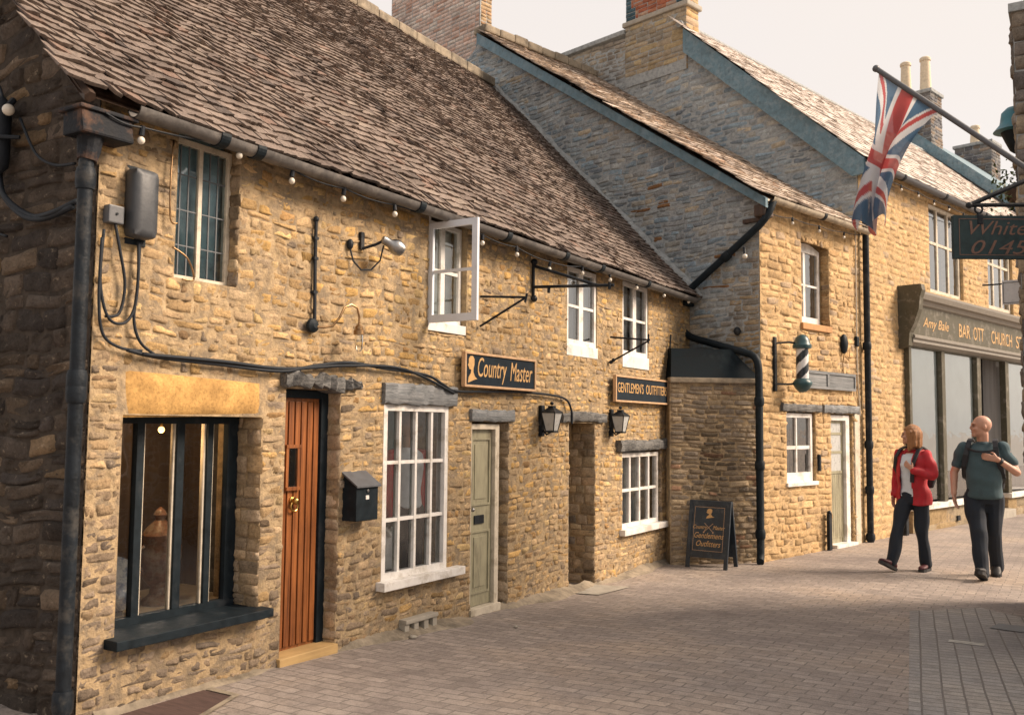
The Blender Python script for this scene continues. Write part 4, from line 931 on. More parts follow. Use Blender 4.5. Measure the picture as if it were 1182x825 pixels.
def chim(x, y, z0, z1, w, d, pots, ph):
    c = Masonry(); pal = [((.15, .15, .16), 2), ((.2, .19, .18), 2), ((.24, .19, .15), 1)]
    k = dict(depth=(.006, .02), noise_amt=.002, wob=0, nu=5, nv=5)
    c.patch(courses(-w / 2, w / 2, z0, z1, (.09, .11), (.2, .3)), (x, y, 0), (1, 0, 0), (0, 0, 1), (0, -1, 0), pal, None, .12, **k); c.patch(courses(0, d, z0, z1, (.09, .11), (.2, .3)), (x + w / 2, y, 0), (0, 1, 0), (0, 0, 1), (1, 0, 0), pal, None, .12, **k)
    o = c.build('chimney', M['brick'], far, F2)
    b = MB(); b.box(x - w / 2 + .005, x + w / 2 - .005, y + .005, y + d, z0, z1); b.box(x - w / 2 - .05, x + w / 2 + .05, y - .05, y + d + .05, z1, z1 + .1, .02); part('chimney_cap', b, M['grey_mortar'], o, F2)
    for px in pots:
        p = MB(); p.lathe([(.16, z1 + .08), (.15, z1 + .3), (.125, z1 + ph - .12), (.15, z1 + ph - .1), (.15, z1 + ph - .03), (.12, z1 + ph)], (px, y + d / 2, 0), 'Z', 16); part('chimney_pot', p, M['pot'], o, F2, True)
chim(-3.75, 14.5, 9.3, 11.0, 1.05, .8, (-4.05, -3.5), 1.15)
chim(-3.8, 19.3, 9.3, 10.65, 1.1, .8, (-3.85,), .75)
for i, (y0, y1) in enumerate(((15.5, 16.7), (18.5, 19.7))):
    window(far, F2, y0, y1, 3.9, 5.6, .02, .07, .06, (.5,), (.5,))
    c = MB(); c.quad((-.001 + .003, y0, 3.9), (.003 - .001, y1, 3.9), (.002, y1, 5.6), (.002, y0, 5.6)); part('window_void', c, M['dark'], far, F2)

# ------------------------------------------------------------------ the building on the right
rgt = thing('street_side_house', 'grey stone house front on the near right edge of the street with the flagpole', 'house', I4, (.9, 8.2, 0))
FR = Matrix(((-1, 0, 0, .9), (0, -1, 0, 0), (0, 0, 1, 0), (0, 0, 0, 1)))       # x out of the wall, towards the street
RP = [((.30, .255, .2), 3), ((.25, .22, .19), 3), ((.34, .28, .2), 2), ((.2, .18, .165), 2)]
ms = Masonry()
FRp = lambda u, v, d: (d, u, v)
ops = [(-8.0, -7.3, .9, 2.1)]
ms.patch(courses(-9.5, -7.0, -.15, 4.3, (.09, .15), (.16, .4), ops), (0, 0, 0), (0, 1, 0), (0, 0, 1), (1, 0, 0), RP, None, .12, depth=(.01, .03), wob=.01, nu=5, nv=5)
# projecting wing: its end wall faces back down the street, its corner stands on the pavement
jit = lambda c, u, v: c
ms.patch(courses(0, 1.35, -.15, 5.6, (.1, .2), (.2, .45)), (1.35, -9.6, 0), (-1, 0, 0), (0, 0, 1), (0, 1, 0), RP, None, .12, depth=(.012, .04), wob=.012, rnd=.1)
ms.patch(courses(-10.9, -9.6, -.15, 5.6, (.1, .2), (.2, .45)), (1.35, 0, 0), (0, 1, 0), (0, 0, 1), (1, 0, 0), RP, None, .12, depth=(.012, .04), wob=.012, rnd=.1)
ms.build('wall', M['stone'], rgt, FR)
core = backing(-9.6, -7.0, -.4, 4.35, ops, FRp, .35, .004); sw_ = MB(); sw_.box(-2.5, -.01, -7.3, -7.0, -.4, 4.3); part('end_wall', sw_, M['grey_mortar'], rgt, FR); part('wall_core', core, M['grey_mortar'], rgt, FR); core = MB(); core.box(-2.5, 1.345, -10.9, -9.605, -.4, 5.6); part('wing_core', core, M['grey_mortar'], rgt, FR)
c = MB(); c.add([(.2, -9.6, 4.3), (.2, -6.9, 4.3), (-2.5, -6.9, 5.9), (-2.5, -9.6, 5.9)], [(0, 1, 2, 3)]); c.box(-2.6, 1.38, -10.95, -9.56, 5.6, 5.68); part('roof', c, M['grey_mortar'], rgt, FR)
window(rgt, FR, -8.0, -7.3, .9, 2.1, -.08, .06, .06, (.5,), (.5,))
room(rgt, FR, -8.1, -7.2, .8, 2.2, -.2, .12, 'dark')
# ------------------------------------------------------------------ things fixed to the cottage
def hang_sign(frame, loc, wy, wz, label):
    t = thing('shop_sign', label, 'sign', frame, loc); c = MB(); x, y, z = loc
    c.box(x, x + .03, y, y + wy, z, z + wz); p = part('board', c, M['signboard'], t, frame)
    c = MB(); f = .018
    c.box(x, x + .042, y - f, y + wy + f, z - f, z + .004, .004); c.box(x, x + .042, y - f, y + wy + f, z + wz - .004, z + wz + f, .004); c.box(x, x + .042, y - f, y + .004, z + .004, z + wz - .004); c.box(x, x + .042, y + wy - .004, y + wy + f, z + .004, z + wz - .004)
    part('sign_frame', c, M['signframe'], t, frame); return t
SERIF = dict(extrude=.002)
x, y, z = .06, 6.83, 2.06
s1 = hang_sign(F1, (x, y, z), 1.23, .285, 'dark shop sign with tall slanted gold lettering beside a gold bust, above the sage door')
part('lettering', wall_text(fit(text_mesh('Country', .26, .25, .68, .002), .50, .235), x + .031, y + .20, z + .085), M['gold'], s1, F1)
part('lettering', wall_text(fit(text_mesh('Master', .26, .25, .68, .002), .42, .18), x + .031, y + .765, z + .07), M['gold'], s1, F1)
c = MB(); pr = [(.04, .02), (.05, .07), (.085, .11), (.09, .14), (.06, .145), (.05, .165), (.035, .18), (.05, .2), (.05, .235), (.075, .265), (.115, .265), (.14, .24), (.14, .19), (.125, .15), (.125, .12), (.15, .08), (.19, .06), (.14, .05)]
c.prism([(y + a, z + b) for a, b in pr][::-1], x + .030, x + .034); part('emblem', c, M['gold'], s1, F1)
x, y, z = .06, 9.98, 2.01
s2 = hang_sign(F1, (x, y, z), 1.61, .285, 'dark tan framed sign with small gold capitals above the barred white window')
part('lettering', wall_text(fit(text_mesh("GENTLEMEN'S", .17, 0, .70, .002), .76), x + .031, y + .05, z + .10), M['gold'], s2, F1)
part('lettering', wall_text(fit(text_mesh("OUTFITTERS", .17, 0, .66, .002), .68), x + .031, y + .89, z + .10), M['gold'], s2, F1)

# post box
t = thing('post_box', 'dark blue grey metal post box on the wall between the oak door and white window', 'post box', F1, (0, 5.36, .97)); c = MB()
c.box(0, .15, 5.33, 5.58, .97, 1.24, .006); part('body', c, M['navy'], t, F1)
c = MB(); c.add([(-.0, 5.315, 1.345), (.17, 5.315, 1.235), (.17, 5.595, 1.235), (0, 5.595, 1.345), (0, 5.315, 1.33), (.17, 5.315, 1.222), (.17, 5.595, 1.222), (0, 5.595, 1.33)], [(0, 1, 2, 3), (7, 6, 5, 4), (0, 4, 5, 1), (1, 5, 6, 2), (2, 6, 7, 3)]); part('lid', c, M['grey_plastic'], t, F1)
c = MB(); c.add([(0, 5.335, 1.24), (.145, 5.335, 1.24), (0, 5.335, 1.33), (0, 5.575, 1.24), (.145, 5.575, 1.24), (0, 5.575, 1.33)], [(0, 1, 2), (5, 4, 3), (1, 4, 5, 2)]); part('cheek', c, M['navy'], t, F1)
c = MB(); c.box(.15, .154, 5.435, 5.47, 1.13, 1.16); part('label', c, M['white'], t, F1)
c = MB(); c.lathe([(.012, 0), (.012, .008), (.004, .01)], (.15, 5.455, 1.195), 'X', 12); part('lock', c, M['steel'], t, F1)

# two carriage lanterns
def lantern(loc, label):
    t = thing('wall_lantern', label, 'lantern', F1, loc, 'wall lanterns by the passage'); G = F1 @ Matrix.Translation(loc)
    c = MB(); c.box(-.02, .02, -.035, .035, -.15, .17, .008); c.tube([(.01, 0, -.08), (.06, 0, -.13), (.12, 0, -.1)], .01, 8); part('bracket', c, M['iron'], t, G)
    c = MB(); zz = lambda z, w: [(.12 + w, w, z), (.12 - w, w, z), (.12 - w, -w, z), (.12 + w, -w, z)]
    c.add(zz(-.09, .045) + zz(.09, .078), [(0, 4, 5, 1), (1, 5, 6, 2), (2, 6, 7, 3), (3, 7, 4, 0)]); part('pane', c, M['lanternglass'], t, G)
    c = MB()
    for k in range(4): c.tube([zz(-.09, .046)[k], zz(.09, .079)[k]], .006, 6)
    c.box(.07, .17, -.05, .05, -.11, -.09); c.box(.035, .205, -.085, .085, .09, .1); c.add(zz(.1, .085) + zz(.145, .03) + zz(.165, .03), [(0, 1, 5, 4), (1, 2, 6, 5), (2, 3, 7, 6), (3, 0, 4, 7), (4, 5, 9, 8), (5, 6, 10, 9), (6, 7, 11, 10), (7, 4, 8, 11), (8, 9, 10, 11)])
    c.ball((.12, 0, .19), .02); part('cage', c, M['iron'], t, G); return t
l0 = lantern((.03, 8.32, 1.74), 'black wall lantern left of the passage doorway')
copy_thing(l0, F1, (.03, 9.98, 1.73), 'black wall lantern right of the passage doorway under the capitals sign')

# gooseneck lamp with conduit
t = thing('gooseneck_lamp', 'copper gooseneck wall lamp with a black conduit running up above it', 'wall lamp', F1, (.04, 4.96, 2.4))
c = MB(); c.lathe([(.05, 0), (.055, .01), (.05, .03), (.02, .05)], (.03, 4.93, 2.41), 'X', 16); part('backplate', c, M['navy'], t, F1)
c = MB(); P = [(.06 + .1 * k, 4.93 + .0 * k, 2.40) for k in (0, .4)]
path = [(.06, 4.93, 2.405), (.10, 4.99, 2.40), (.13, 5.05, 2.415), (.15, 5.10, 2.48), (.16, 5.14, 2.56), (.17, 5.20, 2.59), (.18, 5.26, 2.57), (.18, 5.285, 2.50), (.18, 5.285, 2.44)]
c.tube(path, .009, 8); part('arm', c, M['copper'], t, F1, True)
c = MB(); c.lathe([(.012, .07), (.03, .05), (.03, .03), (.042, .02), (.042, -.01), (.03, -.012)], (.18, 5.285, 2.38), 'Z', 16); part('cap', c, M['copper'], t, F1, True)
c = MB(); c.lathe([(.03, -.01), (.034, -.05), (.03, -.12), (.012, -.14)], (.18, 5.285, 2.38), 'Z', 14); part('shade', c, M['clearglass'], t, F1, True)
c = MB(); c.tube([(.035, 4.95, 3.2), (.03, 4.955, 2.9), (.04, 4.955, 2.46)], .013, 8); c.ball((.035, 4.95, 3.2), .022)
for zz in (3.05, 2.9, 2.65): c.box(.0, .045, 4.935, 4.975, zz, zz + .02)
part('conduit', c, M['cable'], t, F1)
# steel spot lamp
t = thing('spot_lamp', 'rounded steel spot lamp on an arm high on the wall near the gutter', 'wall lamp', F1, (.03, 5.52, 3.1))
c = MB(); c.box(.0, .04, 5.45, 5.49, 3.06, 3.2, .006); c.tube([(.04, 5.47, 3.07), (.12, 5.52, 3.10), (.16, 5.56, 3.13)], .012, 8); part('bracket', c, M['iron'], t, F1)
c = MB(); c.lathe([(.03, 0), (.035, .02), (.035, .07), (.05, .09), (.062, .12), (.062, .15), (.05, .185), (.02, .2)], (0, 0, 0), 'Z', 20)
c.xf(Matrix.Translation((.17, 5.55, 3.145)) @ Vector((.35, .75, -.35)).to_track_quat('Z', 'Y').to_matrix().to_4x4()); part('head', c, M['steel'], t, F1, True)
c = MB(); c.ball((.03, 5.33, 3.08), .028, sz=1.5); c.tube([(.03, 5.33, 3.05), (.05, 5.35, 2.95), (.07, 5.42, 2.89), (.1, 5.5, 2.9), (.14, 5.56, 2.98), (.16, 5.575, 3.1)], .007, 8); part('flex', c, M['cable'], t, F1)
# brackets left from old hanging signs
def iron_bracket(label, pts, r=.011, extra=()):
    t = thing('sign_bracket', label, 'bracket', F1, pts[0][0], 'empty iron sign brackets on the cottage wall'); c = MB()
    for p in pts: c.tube(p, r, 8)
    for e in extra: c.ball(e, r * 2.2, 8)
    part('arm', c, M['iron'], t, F1)
    return t
iron_bracket('long double armed black iron bracket under the gutter left of the second casement', [[(.03, 8.13, 3.0), (.03, 8.13, 3.38)], [(.03, 8.13, 3.34), (.72, 8.2, 3.10)], [(.03, 8.13, 3.12), (.9, 8.22, 3.09)], [(.86, 8.2, 3.05), (.86, 8.2, 3.12)], [(.2, 8.15, 3.05), (.2, 8.15, 3.12)]], .016, [(.04, 8.13, 3.0), (.04, 8.13, 3.38)])
iron_bracket('thin black triangular bracket on the wall above the sign with the gold bust', [[(.03, 7.15, 2.62), (.5, 7.18, 2.86)], [(.03, 7.15, 2.90), (.52, 7.18, 2.865)], [(.5, 7.18, 2.82), (.52, 7.18, 2.9)]])
iron_bracket('small black bracket with a knob just below the third casement', [[(.03, 9.95, 2.46), (.5, 10.0, 2.70)], [(.03, 9.95, 2.76), (.52, 10.0, 2.71)], [(.5, 10.0, 2.67), (.5, 10.0, 2.78)]], .011, [(.04, 9.95, 2.46), (.07, 9.955, 2.485)])
# telecom box, junction box and cables at the near corner
t = thing('cable_box', 'tall rounded grey box on the wall beside the leaded window', 'utility box', F1, (.0, 3.45, 2.78)); c = MB()
c.box(.0, .13, 3.36, 3.535, 2.78, 3.20, .05); part('cover', c, mat_plain('dark_grey_plastic', (.045, .05, .057), .5, var=.1), t, F1, True, auto=60); c = MB(); c.box(-.01, .02, 3.38, 3.52, 2.75, 3.22); part('back', c, M['navy'], t, F1)
t = thing('junction_box', 'small square grey junction box left of the tall rounded box', 'utility box', F1, (0, 3.28, 2.84)); c = MB()
c.box(.0, .07, 3.235, 3.335, 2.845, 2.95, .008); part('cover', c, M['grey_plastic'], t, F1); c = MB(); c.lathe([(.008, 0), (.008, .006)], (.07, 3.285, 2.9), 'X', 10); part('screw', c, M['iron'], t, F1)
def cable(label, runs, r=.01, mat='cable', group=None, name='cable'):
    c = MB()
    for p in runs:
        p = [Vector(q) for q in p]; q = []
        for i in range(len(p) - 1):                        # smooth the run
            a, b, d, e = p[max(i - 1, 0)], p[i], p[i + 1], p[min(i + 2, len(p) - 1)]
            for k in range(6):
                s = k / 6; q.append(.5 * ((2 * b) + (d - a) * s + (2 * a - 5 * b + 4 * d - e) * s * s + (3 * b - a - 3 * d + e) * s ** 3))
        c.tube(q + [p[-1]], r, 7)
    o = obj_from(name, c.v, c.f, M[mat], None, I4, True); v = o.data.vertices
    m = F1; 
    for w in v: w.co = m @ w.co
    return tag(o, label, 'cable', group)
cable('bundle of black cables looped on the dark gable wall left of the downpipe', [[(-1.25, 3.13, 4.0), (-1.0, 3.13, 3.78), (-.96, 3.13, 3.45), (-.87, 3.12, 3.14), (-.64, 3.12, 2.95), (-.4, 3.12, 2.89), (-.1, 3.12, 2.93)], [(-1.2, 3.14, 3.9), (-.98, 3.12, 3.6), (-.93, 3.14, 3.3), (-.8, 3.11, 3.08), (-.55, 3.13, 2.93), (-.3, 3.11, 2.91), (-.08, 3.13, 2.96)]], .017)
cable('thin black cable strung from the joint sleeve to the hopper', [[(-.95, 3.13, 3.8), (-.83, 3.1, 3.66)], [(-.7, 3.13, 3.55), (-.5, 3.12, 3.3), (-.3, 3.12, 3.2), (-.1, 3.12, 3.18)], [(-1.3, 3.14, 2.95), (-1.0, 3.13, 2.88), (-.8, 3.14, 2.83)]], .009)
t = thing('cable_joint', 'black cylindrical cable joint strapped to the dark gable wall', 'cable joint', F1, (-.85, 3.1, 3.3)); c = MB()
c.lathe([(.02, 3.22), (.055, 3.26), (.06, 3.32), (.06, 3.6), (.05, 3.66), (.015, 3.7)], (-.84, 3.09, 0), 'Z', 14); part('sleeve', c, M['cable'], t, F1, True); c = MB(); c.tube([(-1.02, 3.11, 3.43), (-.84, 3.02, 3.43), (-.66, 3.11, 3.42)], .012, 6); part('strap', c, M['cable'], t, F1)
cable('tangle of black cables hanging below the small grey junction box', [[(.05, 3.29, 2.85), (.06, 3.32, 2.7), (.05, 3.37, 2.5), (.05, 3.34, 2.33), (.05, 3.25, 2.3)], [(.05, 3.45, 2.77), (.06, 3.45, 2.55), (.06, 3.43, 2.36), (.06, 3.36, 2.27), (.06, 3.26, 2.3), (.05, 3.21, 2.5), (.05, 3.22, 2.8)], [(.05, 3.46, 2.77), (.05, 3.455, 2.5), (.05, 3.44, 2.3), (.05, 3.49, 2.17), (.05, 3.6, 2.1)], [(.05, 3.21, 2.75), (.06, 3.20, 2.4), (.05, 3.24, 2.2), (.05, 3.35, 2.13), (.05, 3.5, 2.12)]], .009)
cable('thin brown wire looping down beside the leaded upper window', [[(.04, 3.68, 3.45), (.05, 3.66, 3.2), (.05, 3.67, 2.95), (.05, 3.72, 2.93)], [(.04, 3.70, 2.78), (.06, 3.8, 2.72), (.05, 3.86, 2.6), (.04, 3.78, 2.59)]], .006, 'copper')
cable('thick sagging black cable run along the wall above the doors and white window', [[(.05, 3.4, 2.12), (.05, 3.62, 2.09), (.05, 4.09, 2.075), (.06, 4.62, 2.06), (.06, 4.96, 2.12), (.055, 5.33, 2.165), (.05, 5.74, 2.145), (.05, 6.3, 2.12), (.05, 6.55, 2.05), (.06, 6.72, 2.0), (.06, 7.2, 2.01), (.05, 7.9, 2.03), (.05, 8.5, 2.02), (.05, 8.82, 1.98), (.06, 8.92, 1.86), (.06, 8.93, 1.72)], [(.06, 3.5, 2.1), (.065, 4.1, 2.095), (.06, 4.65, 2.08), (.065, 5.3, 2.14), (.06, 6.0, 2.15), (.06, 6.7, 1.98)]], .0125)
# festoon lights under the gutters
def festoon(frame, pts, label, ends, x):
    t = thing('festoon_lights', label, 'festoon lights', frame, (x, pts[0][0], pts[0][1]), 'festoon lights under the eaves'); c = MB(); q = []
    allp = [ends[0]] + [(y, z + .075) for y, z in pts] + [ends[1]]
    for i in range(len(allp) - 1):
        (a, b), (d, e) = allp[i], allp[i + 1]
        for k in range(8): s = k / 8; q.append((x, a + (d - a) * s, b + (e - b) * s - .018 * math.sin(math.pi * s)))
    q.append((x, allp[-1][0], allp[-1][1])); c.tube(q, .006, 6); part('flex', c, M['cable'], t, frame)
    for y, z in pts:
        c = MB(); a = rng.uniform(-.015, .015); c.ball((x + a, y, z), .022, 14, sz=1.08); b = part('bulb', c, M['bulb'], t, frame, True)
        c = MB(); c.tube([(x + a, y, z + .03), (x, y, z + .085)], [.017, .014], 10); part('socket', c, M['cable'], b, frame)
festoon(F1, [(3.34, 3.33), (4.07, 3.43), (4.54, 3.37), (5.07, 3.36), (5.65, 3.36), (6.46, 3.43), (6.92, 3.35), (7.51, 3.34), (8.18, 3.30), (8.89, 3.36), (9.56, 3.38), (10.34, 3.39), (11.19, 3.40), (12.1, 3.43)], 'string of white globe bulbs under the near cottage gutter', ((3.1, 3.42), (12.4, 3.5)), .2)
festoon(F2, [(.62, 4.56), (1.4, 4.57), (2.2, 4.60)], 'three white globe bulbs under the cream gutter of the barber house', ((.0, 4.6), (2.9, 4.75)), .16)
festoon(F2, [(3.6, 5.72), (4.2, 5.70), (4.9, 5.72), (5.6, 5.70), (6.3, 5.72), (7.0, 5.70), (7.8, 5.72), (8.6, 5.70), (9.4, 5.72)], 'row of white globe bulbs under the dark shop gutter', ((3.1, 5.85), (10.2, 5.85)), .2)
t = thing('globe_bulb', 'single white globe bulb on the dark gable wall beside the cable joint', 'bulb', F1, (-.71, 3.08, 3.56), 'single globe bulbs'); c = MB(); c.ball((-.71, 3.06, 3.585), .036, 14); b = part('bulb', c, M['bulb'], t, F1, True); c = MB(); c.tube([(-.71, 3.06, 3.61), (-.73, 3.1, 3.66)], .02, 8); part('socket', c, M['cable'], b, F1)
t = thing('globe_bulb', 'single white globe bulb beside the dark hopper between the two houses', 'bulb', F2, (-1.1, -.3, 3.56), 'single globe bulbs'); c = MB(); c.ball((-1.12, -.3, 3.56), .036, 14); b = part('bulb', c, M['bulb'], t, F2, True); c = MB(); c.tube([(-1.12, -.3, 3.59), (-1.15, -.22, 3.65)], .02, 8); part('socket', c, M['cable'], b, F2)
t = thing('globe_bulb', 'single white globe bulb under the sloping part of the crooked downpipe', 'bulb', F2, (-.2, -.16, 4.0), 'single globe bulbs'); c = MB(); c.ball((-.12, -.17, 4.02), .036, 14); b = part('bulb', c, M['bulb'], t, F2, True); c = MB(); c.tube([(-.12, -.17, 4.05), (-.15, -.13, 4.15)], .02, 8); part('socket', c, M['cable'], b, F2)
t = thing('floodlight', 'small black lamp head on the grey gable beside the barber window', 'lamp', F2, (-.3, -.05, 3.0)); c = MB(); c.ball((-.31, -.07, 3.02), .05, 12, sz=1.2); c.tube([(-.31, 0, 3.0), (-.31, -.06, 3.0)], .015, 8); part('head', c, M['iron'], t, F2, True)

# barber pole, blank board, bell, post
t = thing('barber_pole', 'barber pole with black and white spiral stripes and teal domes', 'barber pole', F2, (.0, .62, 2.6)); X, Y = .26, .66
c = MB(); c.box(.0, .05, .30, .36, 2.2, 2.95, .012); c.tube([(.03, .33, 2.86), (.15, .5, 2.88), (X, Y, 2.86)], .014, 8); c.tube([(.03, .33, 2.3), (.15, .5, 2.3), (X, Y, 2.32)], .014, 8); part('bracket', c, M['iron'], t, F2)
c = MB(); n = 48; m = 40; r0 = .085
for j in range(m + 1):
    for k in range(n): a = 2 * math.pi * k / n; c.v.append((X + r0 * math.cos(a), Y + r0 * math.sin(a), 2.36 + .45 * j / m))
for j in range(m):
    for k in range(n):
        k2 = (k + 1) % n; c.f.append((j * n + k, j * n + k2, j * n + n + k2, j * n + n + k)); c.mi.append(0 if ((k / n * 1.0 - j / m * .95) % .5) < .25 else 1)
part('striped_cylinder', c, [M['stripe_dark'], M['stripe_white']], t, F2, True)
c = MB(); c.lathe([(.09, 2.79), (.125, 2.80), (.13, 2.84), (.11, 2.87), (.105, 2.90), (.085, 2.95), (.04, 2.985), (.005, 2.995)], (X, Y, 0), 'Z', 24); part('dome', c, M['teal_metal'], t, F2, True)
c = MB(); c.lathe([(.005, 2.19), (.05, 2.20), (.09, 2.235), (.11, 2.27), (.13, 2.30), (.13, 2.33), (.10, 2.37), (.088, 2.38)], (X, Y, 0), 'Z', 24); part('dome', c, M['teal_metal'], t, F2, True)
t = thing('blank_board', 'weathered grey framed board without lettering behind the barber pole', 'sign board', F2, (.0, 1.24, 2.28)); c = MB()
c.box(.02, .05, 1.0, 2.70, 2.28, 2.53, .004); part('board', c, M['greyboard'], t, F2); c = MB()
c.box(.03, .065, 1.0, 2.70, 2.495, 2.535); c.box(.03, .065, 1.0, 2.70, 2.275, 2.31); c.box(.03, .066, 2.66, 2.7, 2.31, 2.495); c.box(.03, .066, 1.78, 1.84, 2.31, 2.495); part('board_frame', c, M['greyboard'], t, F2)
t = thing('alarm_bell', 'small dark oblong bell on the barber house wall above the blank board', 'bell', F2, (.0, 2.37, 2.85)); c = MB(); c.ball((.04, 2.37, 2.99), .11, 14, sx=.5, sy=.75, sz=1.4); part('cover', c, M['navy'], t, F2, True); c = MB(); c.tube([(.05, 2.36, 2.86), (.03, 2.34, 2.7), (.03, 2.35, 2.53)], .008, 6); c.tube([(.04, 2.4, 2.8), (.05, 2.5, 2.74), (.04, 2.55, 2.85), (.03, 2.6, 2.95)], .006, 6); part('flex', c, M['copper'], t, F2)
t = thing('meter_clamp', 'small dark fitting on the wall beside the tall black rainpipe', 'fitting', F2, (.0, 2.85, 3.0)); c = MB(); c.box(.0, .06, 2.78, 2.86, 2.98, 3.14, .02); part('cover', c, M['navy'], t, F2); c = MB(); c.tube([(.03, 2.84, 4.9), (.03, 2.83, 3.9), (.03, 2.82, 3.14)], .012, 6); c.tube([(.03, 2.82, 2.98), (.03, 2.83, 2.5), (.03, 2.9, 1.9)], .012, 6); part('flex', c, M['cream'], t, F2)
t = thing('iron_post', 'short black iron post standing against the barber wall left of its door', 'post', F2, (.08, 1.74, -.1)); c = MB(); c.box(.05, .1, 1.70, 1.78, -.12, .46, .008); part('shaft', c, M['iron'], t, F2); c = MB(); c.ball((.075, 1.74, .47), .035, 10); part('cap', c, M['iron'], t, F2)
t = thing('iron_post', 'short dark post behind the woman at the foot of the shop wall', 'post', F2, (.08, 4.35, -.06)); c = MB(); c.box(.05, .13, 4.30, 4.40, -.1, .3, .01); part('shaft', c, M['iron'], t, F2)
t = thing('meter_box', 'small black box low in the sash window reveal of the barber house', 'box', F2, (.0, 1.55, 1.1)); c = MB(); c.box(.01, .05, 1.53, 1.58, 1.08, 1.32, .008); part('cover', c, M['iron'], t, F2)

# A-board
t = thing('a_board', 'dark blue A-board with gold lettering standing below the lead roofed bay', 'A-board', Matrix.Translation((-4.14, 11.66, gz(-4.14, 11.66))) @ Matrix.Rotation(R(-3), 4, 'Z') @ Matrix.Scale(.83, 4))
GA = W[t.name]; lean = math.atan2(.20, 1.02)
def board(sgn, txt):
    Fb = GA @ Matrix.Translation((0, -.22 * sgn, 0)) @ Matrix.Rotation(-lean * sgn, 4, 'X')
    c = MB(); w = .34; h = 1.04
    c.box(-w, -w + .06, -.018, .018, 0, h, .004); c.box(w - .06, w, -.018, .018, 0, h, .004); c.box(-w + .06, w - .06, -.016, .016, h - .07, h - .002); c.box(-w + .06, w - .06, -.016, .016, .16, .23)
    p = part('frame', c, M['navyboard'], t, Fb)
    c = MB(); c.box(-w + .06, w - .06, -.008, .008, .23, h - .07); part('panel', c, M['navyboard'], p, Fb)
    if txt:
        G2 = Fb @ Matrix.Rotation(R(90), 4, 'X')
        def tx(s, x, z, size, sh, sx, al='CENTER'):
            m = text_mesh(s, size, sh, sx, .001, al); m.v = [(a + x, b + z, c_ + .0095) for a, b, c_ in m.v]; return m
        k = MB()
        for s_, x_, z_, sz in (('Country', -.15, .60, .085), ('Master', .16, .60, .085), ('Gentlemens', 0, .46, .125), ('Outfitters', 0, .335, .125)):
            m = tx(s_, x_, z_, sz, .35, .8); part('lettering', m, M['gold'], p, G2)
        k = MB(); d = .0095
        for a, b, c_, e in ((-.245, .245, .265, .27), (-.245, .245, .935, .94), (-.245, -.24, .27, .935), (.24, .245, .27, .935)): k.box(a, b, c_, e, d, d + .002)
        for sg in (1, -1): k.tube([(-.07 * sg, .56, d + .002), (.07 * sg, .69, d + .002)], .004, 5); k.lathe([(.012, d), (.012, d + .003)], (-.075 * sg, .55, 0), 'Z', 10)
        part('border', k, M['signframe'], p, G2)
        k = MB(); poly = [(a * .9 - .085, b * .62 + .75) for a, b in pr]; n = len(poly)
        k.add([(a, b, d) for a, b in poly] + [(a, b, d + .003) for a, b in poly], [tuple(range(n)), tuple(range(2 * n - 1, n - 1, -1))] + [(i, n + i, n + (i + 1) % n, (i + 1) % n) for i in range(n)]); part('emblem', k, M['gold'], p, G2)
M['navyboard'] = mat_plain('dark_blue_painted_board', (.012, .022, .034), .45, var=.2, wear=(.05, .06, .07), wearamt=.1)
board(1, True); board(-1, False)
# small things on the ground
o = sheet('doorstep_slab', [(-4.84, 8.82), (-4.84, 9.55), (-4.38, 9.66), (-4.42, 8.95)], .009, M['slab'], kind=None); tag(o, 'pale stone slab laid in front of the passage doorway', 'slab')
o = sheet('cellar_hatch', [(-4.72, 3.3), (-4.72, 4.02), (-4.48, 4.02), (-4.2, 3.3)], .008, M['hatch'], kind=None); tag(o, 'red brown boarded cellar hatch beside the near downpipe', 'hatch')
o = sheet('stone_edging', [(-4.72, 4.025), (-4.72, 4.08), (-4.45, 4.07), (-4.15, 3.31), (-4.19, 3.30), (-4.475, 4.025)], .012, M['haunch'], kind=None); tag(o, 'pale stone edging strip round the cellar hatch', 'edging')
o = sheet('drain_cover', [(-.98, 8.3), (-.72, 8.3), (-.72, 8.42), (-.98, 8.42)], .008, M['grate'], kind=None); tag(o, 'small rectangular metal drain cover set in the grey sett paving', 'drain cover')
o = sheet('stone_flag', [(-.75, 9.2), (-.5, 9.15), (-.3, 9.2), (-.25, 9.45), (-.7, 9.5)], .010, M['flagstone'], kind=None); tag(o, 'grey stone flag in the paving at the right edge of the picture', 'slab')
def litter(x, y, r, label):
    c = MB(); c.ball((0, 0, r * .4), r, 8, sz=.5); c.rough(.006, 40); o = obj_from('pebble', c.v, c.f, M['slab'], None, Matrix.Translation((x, y, gz(x, y))), True); tag(o, label, 'pebble')
litter(-4.62, 6.02, .035, 'pale pebble lying beside the air vent at the wall foot'); litter(-4.2, 6.9, .02, 'tiny pale pebble out on the paving near the sage door')

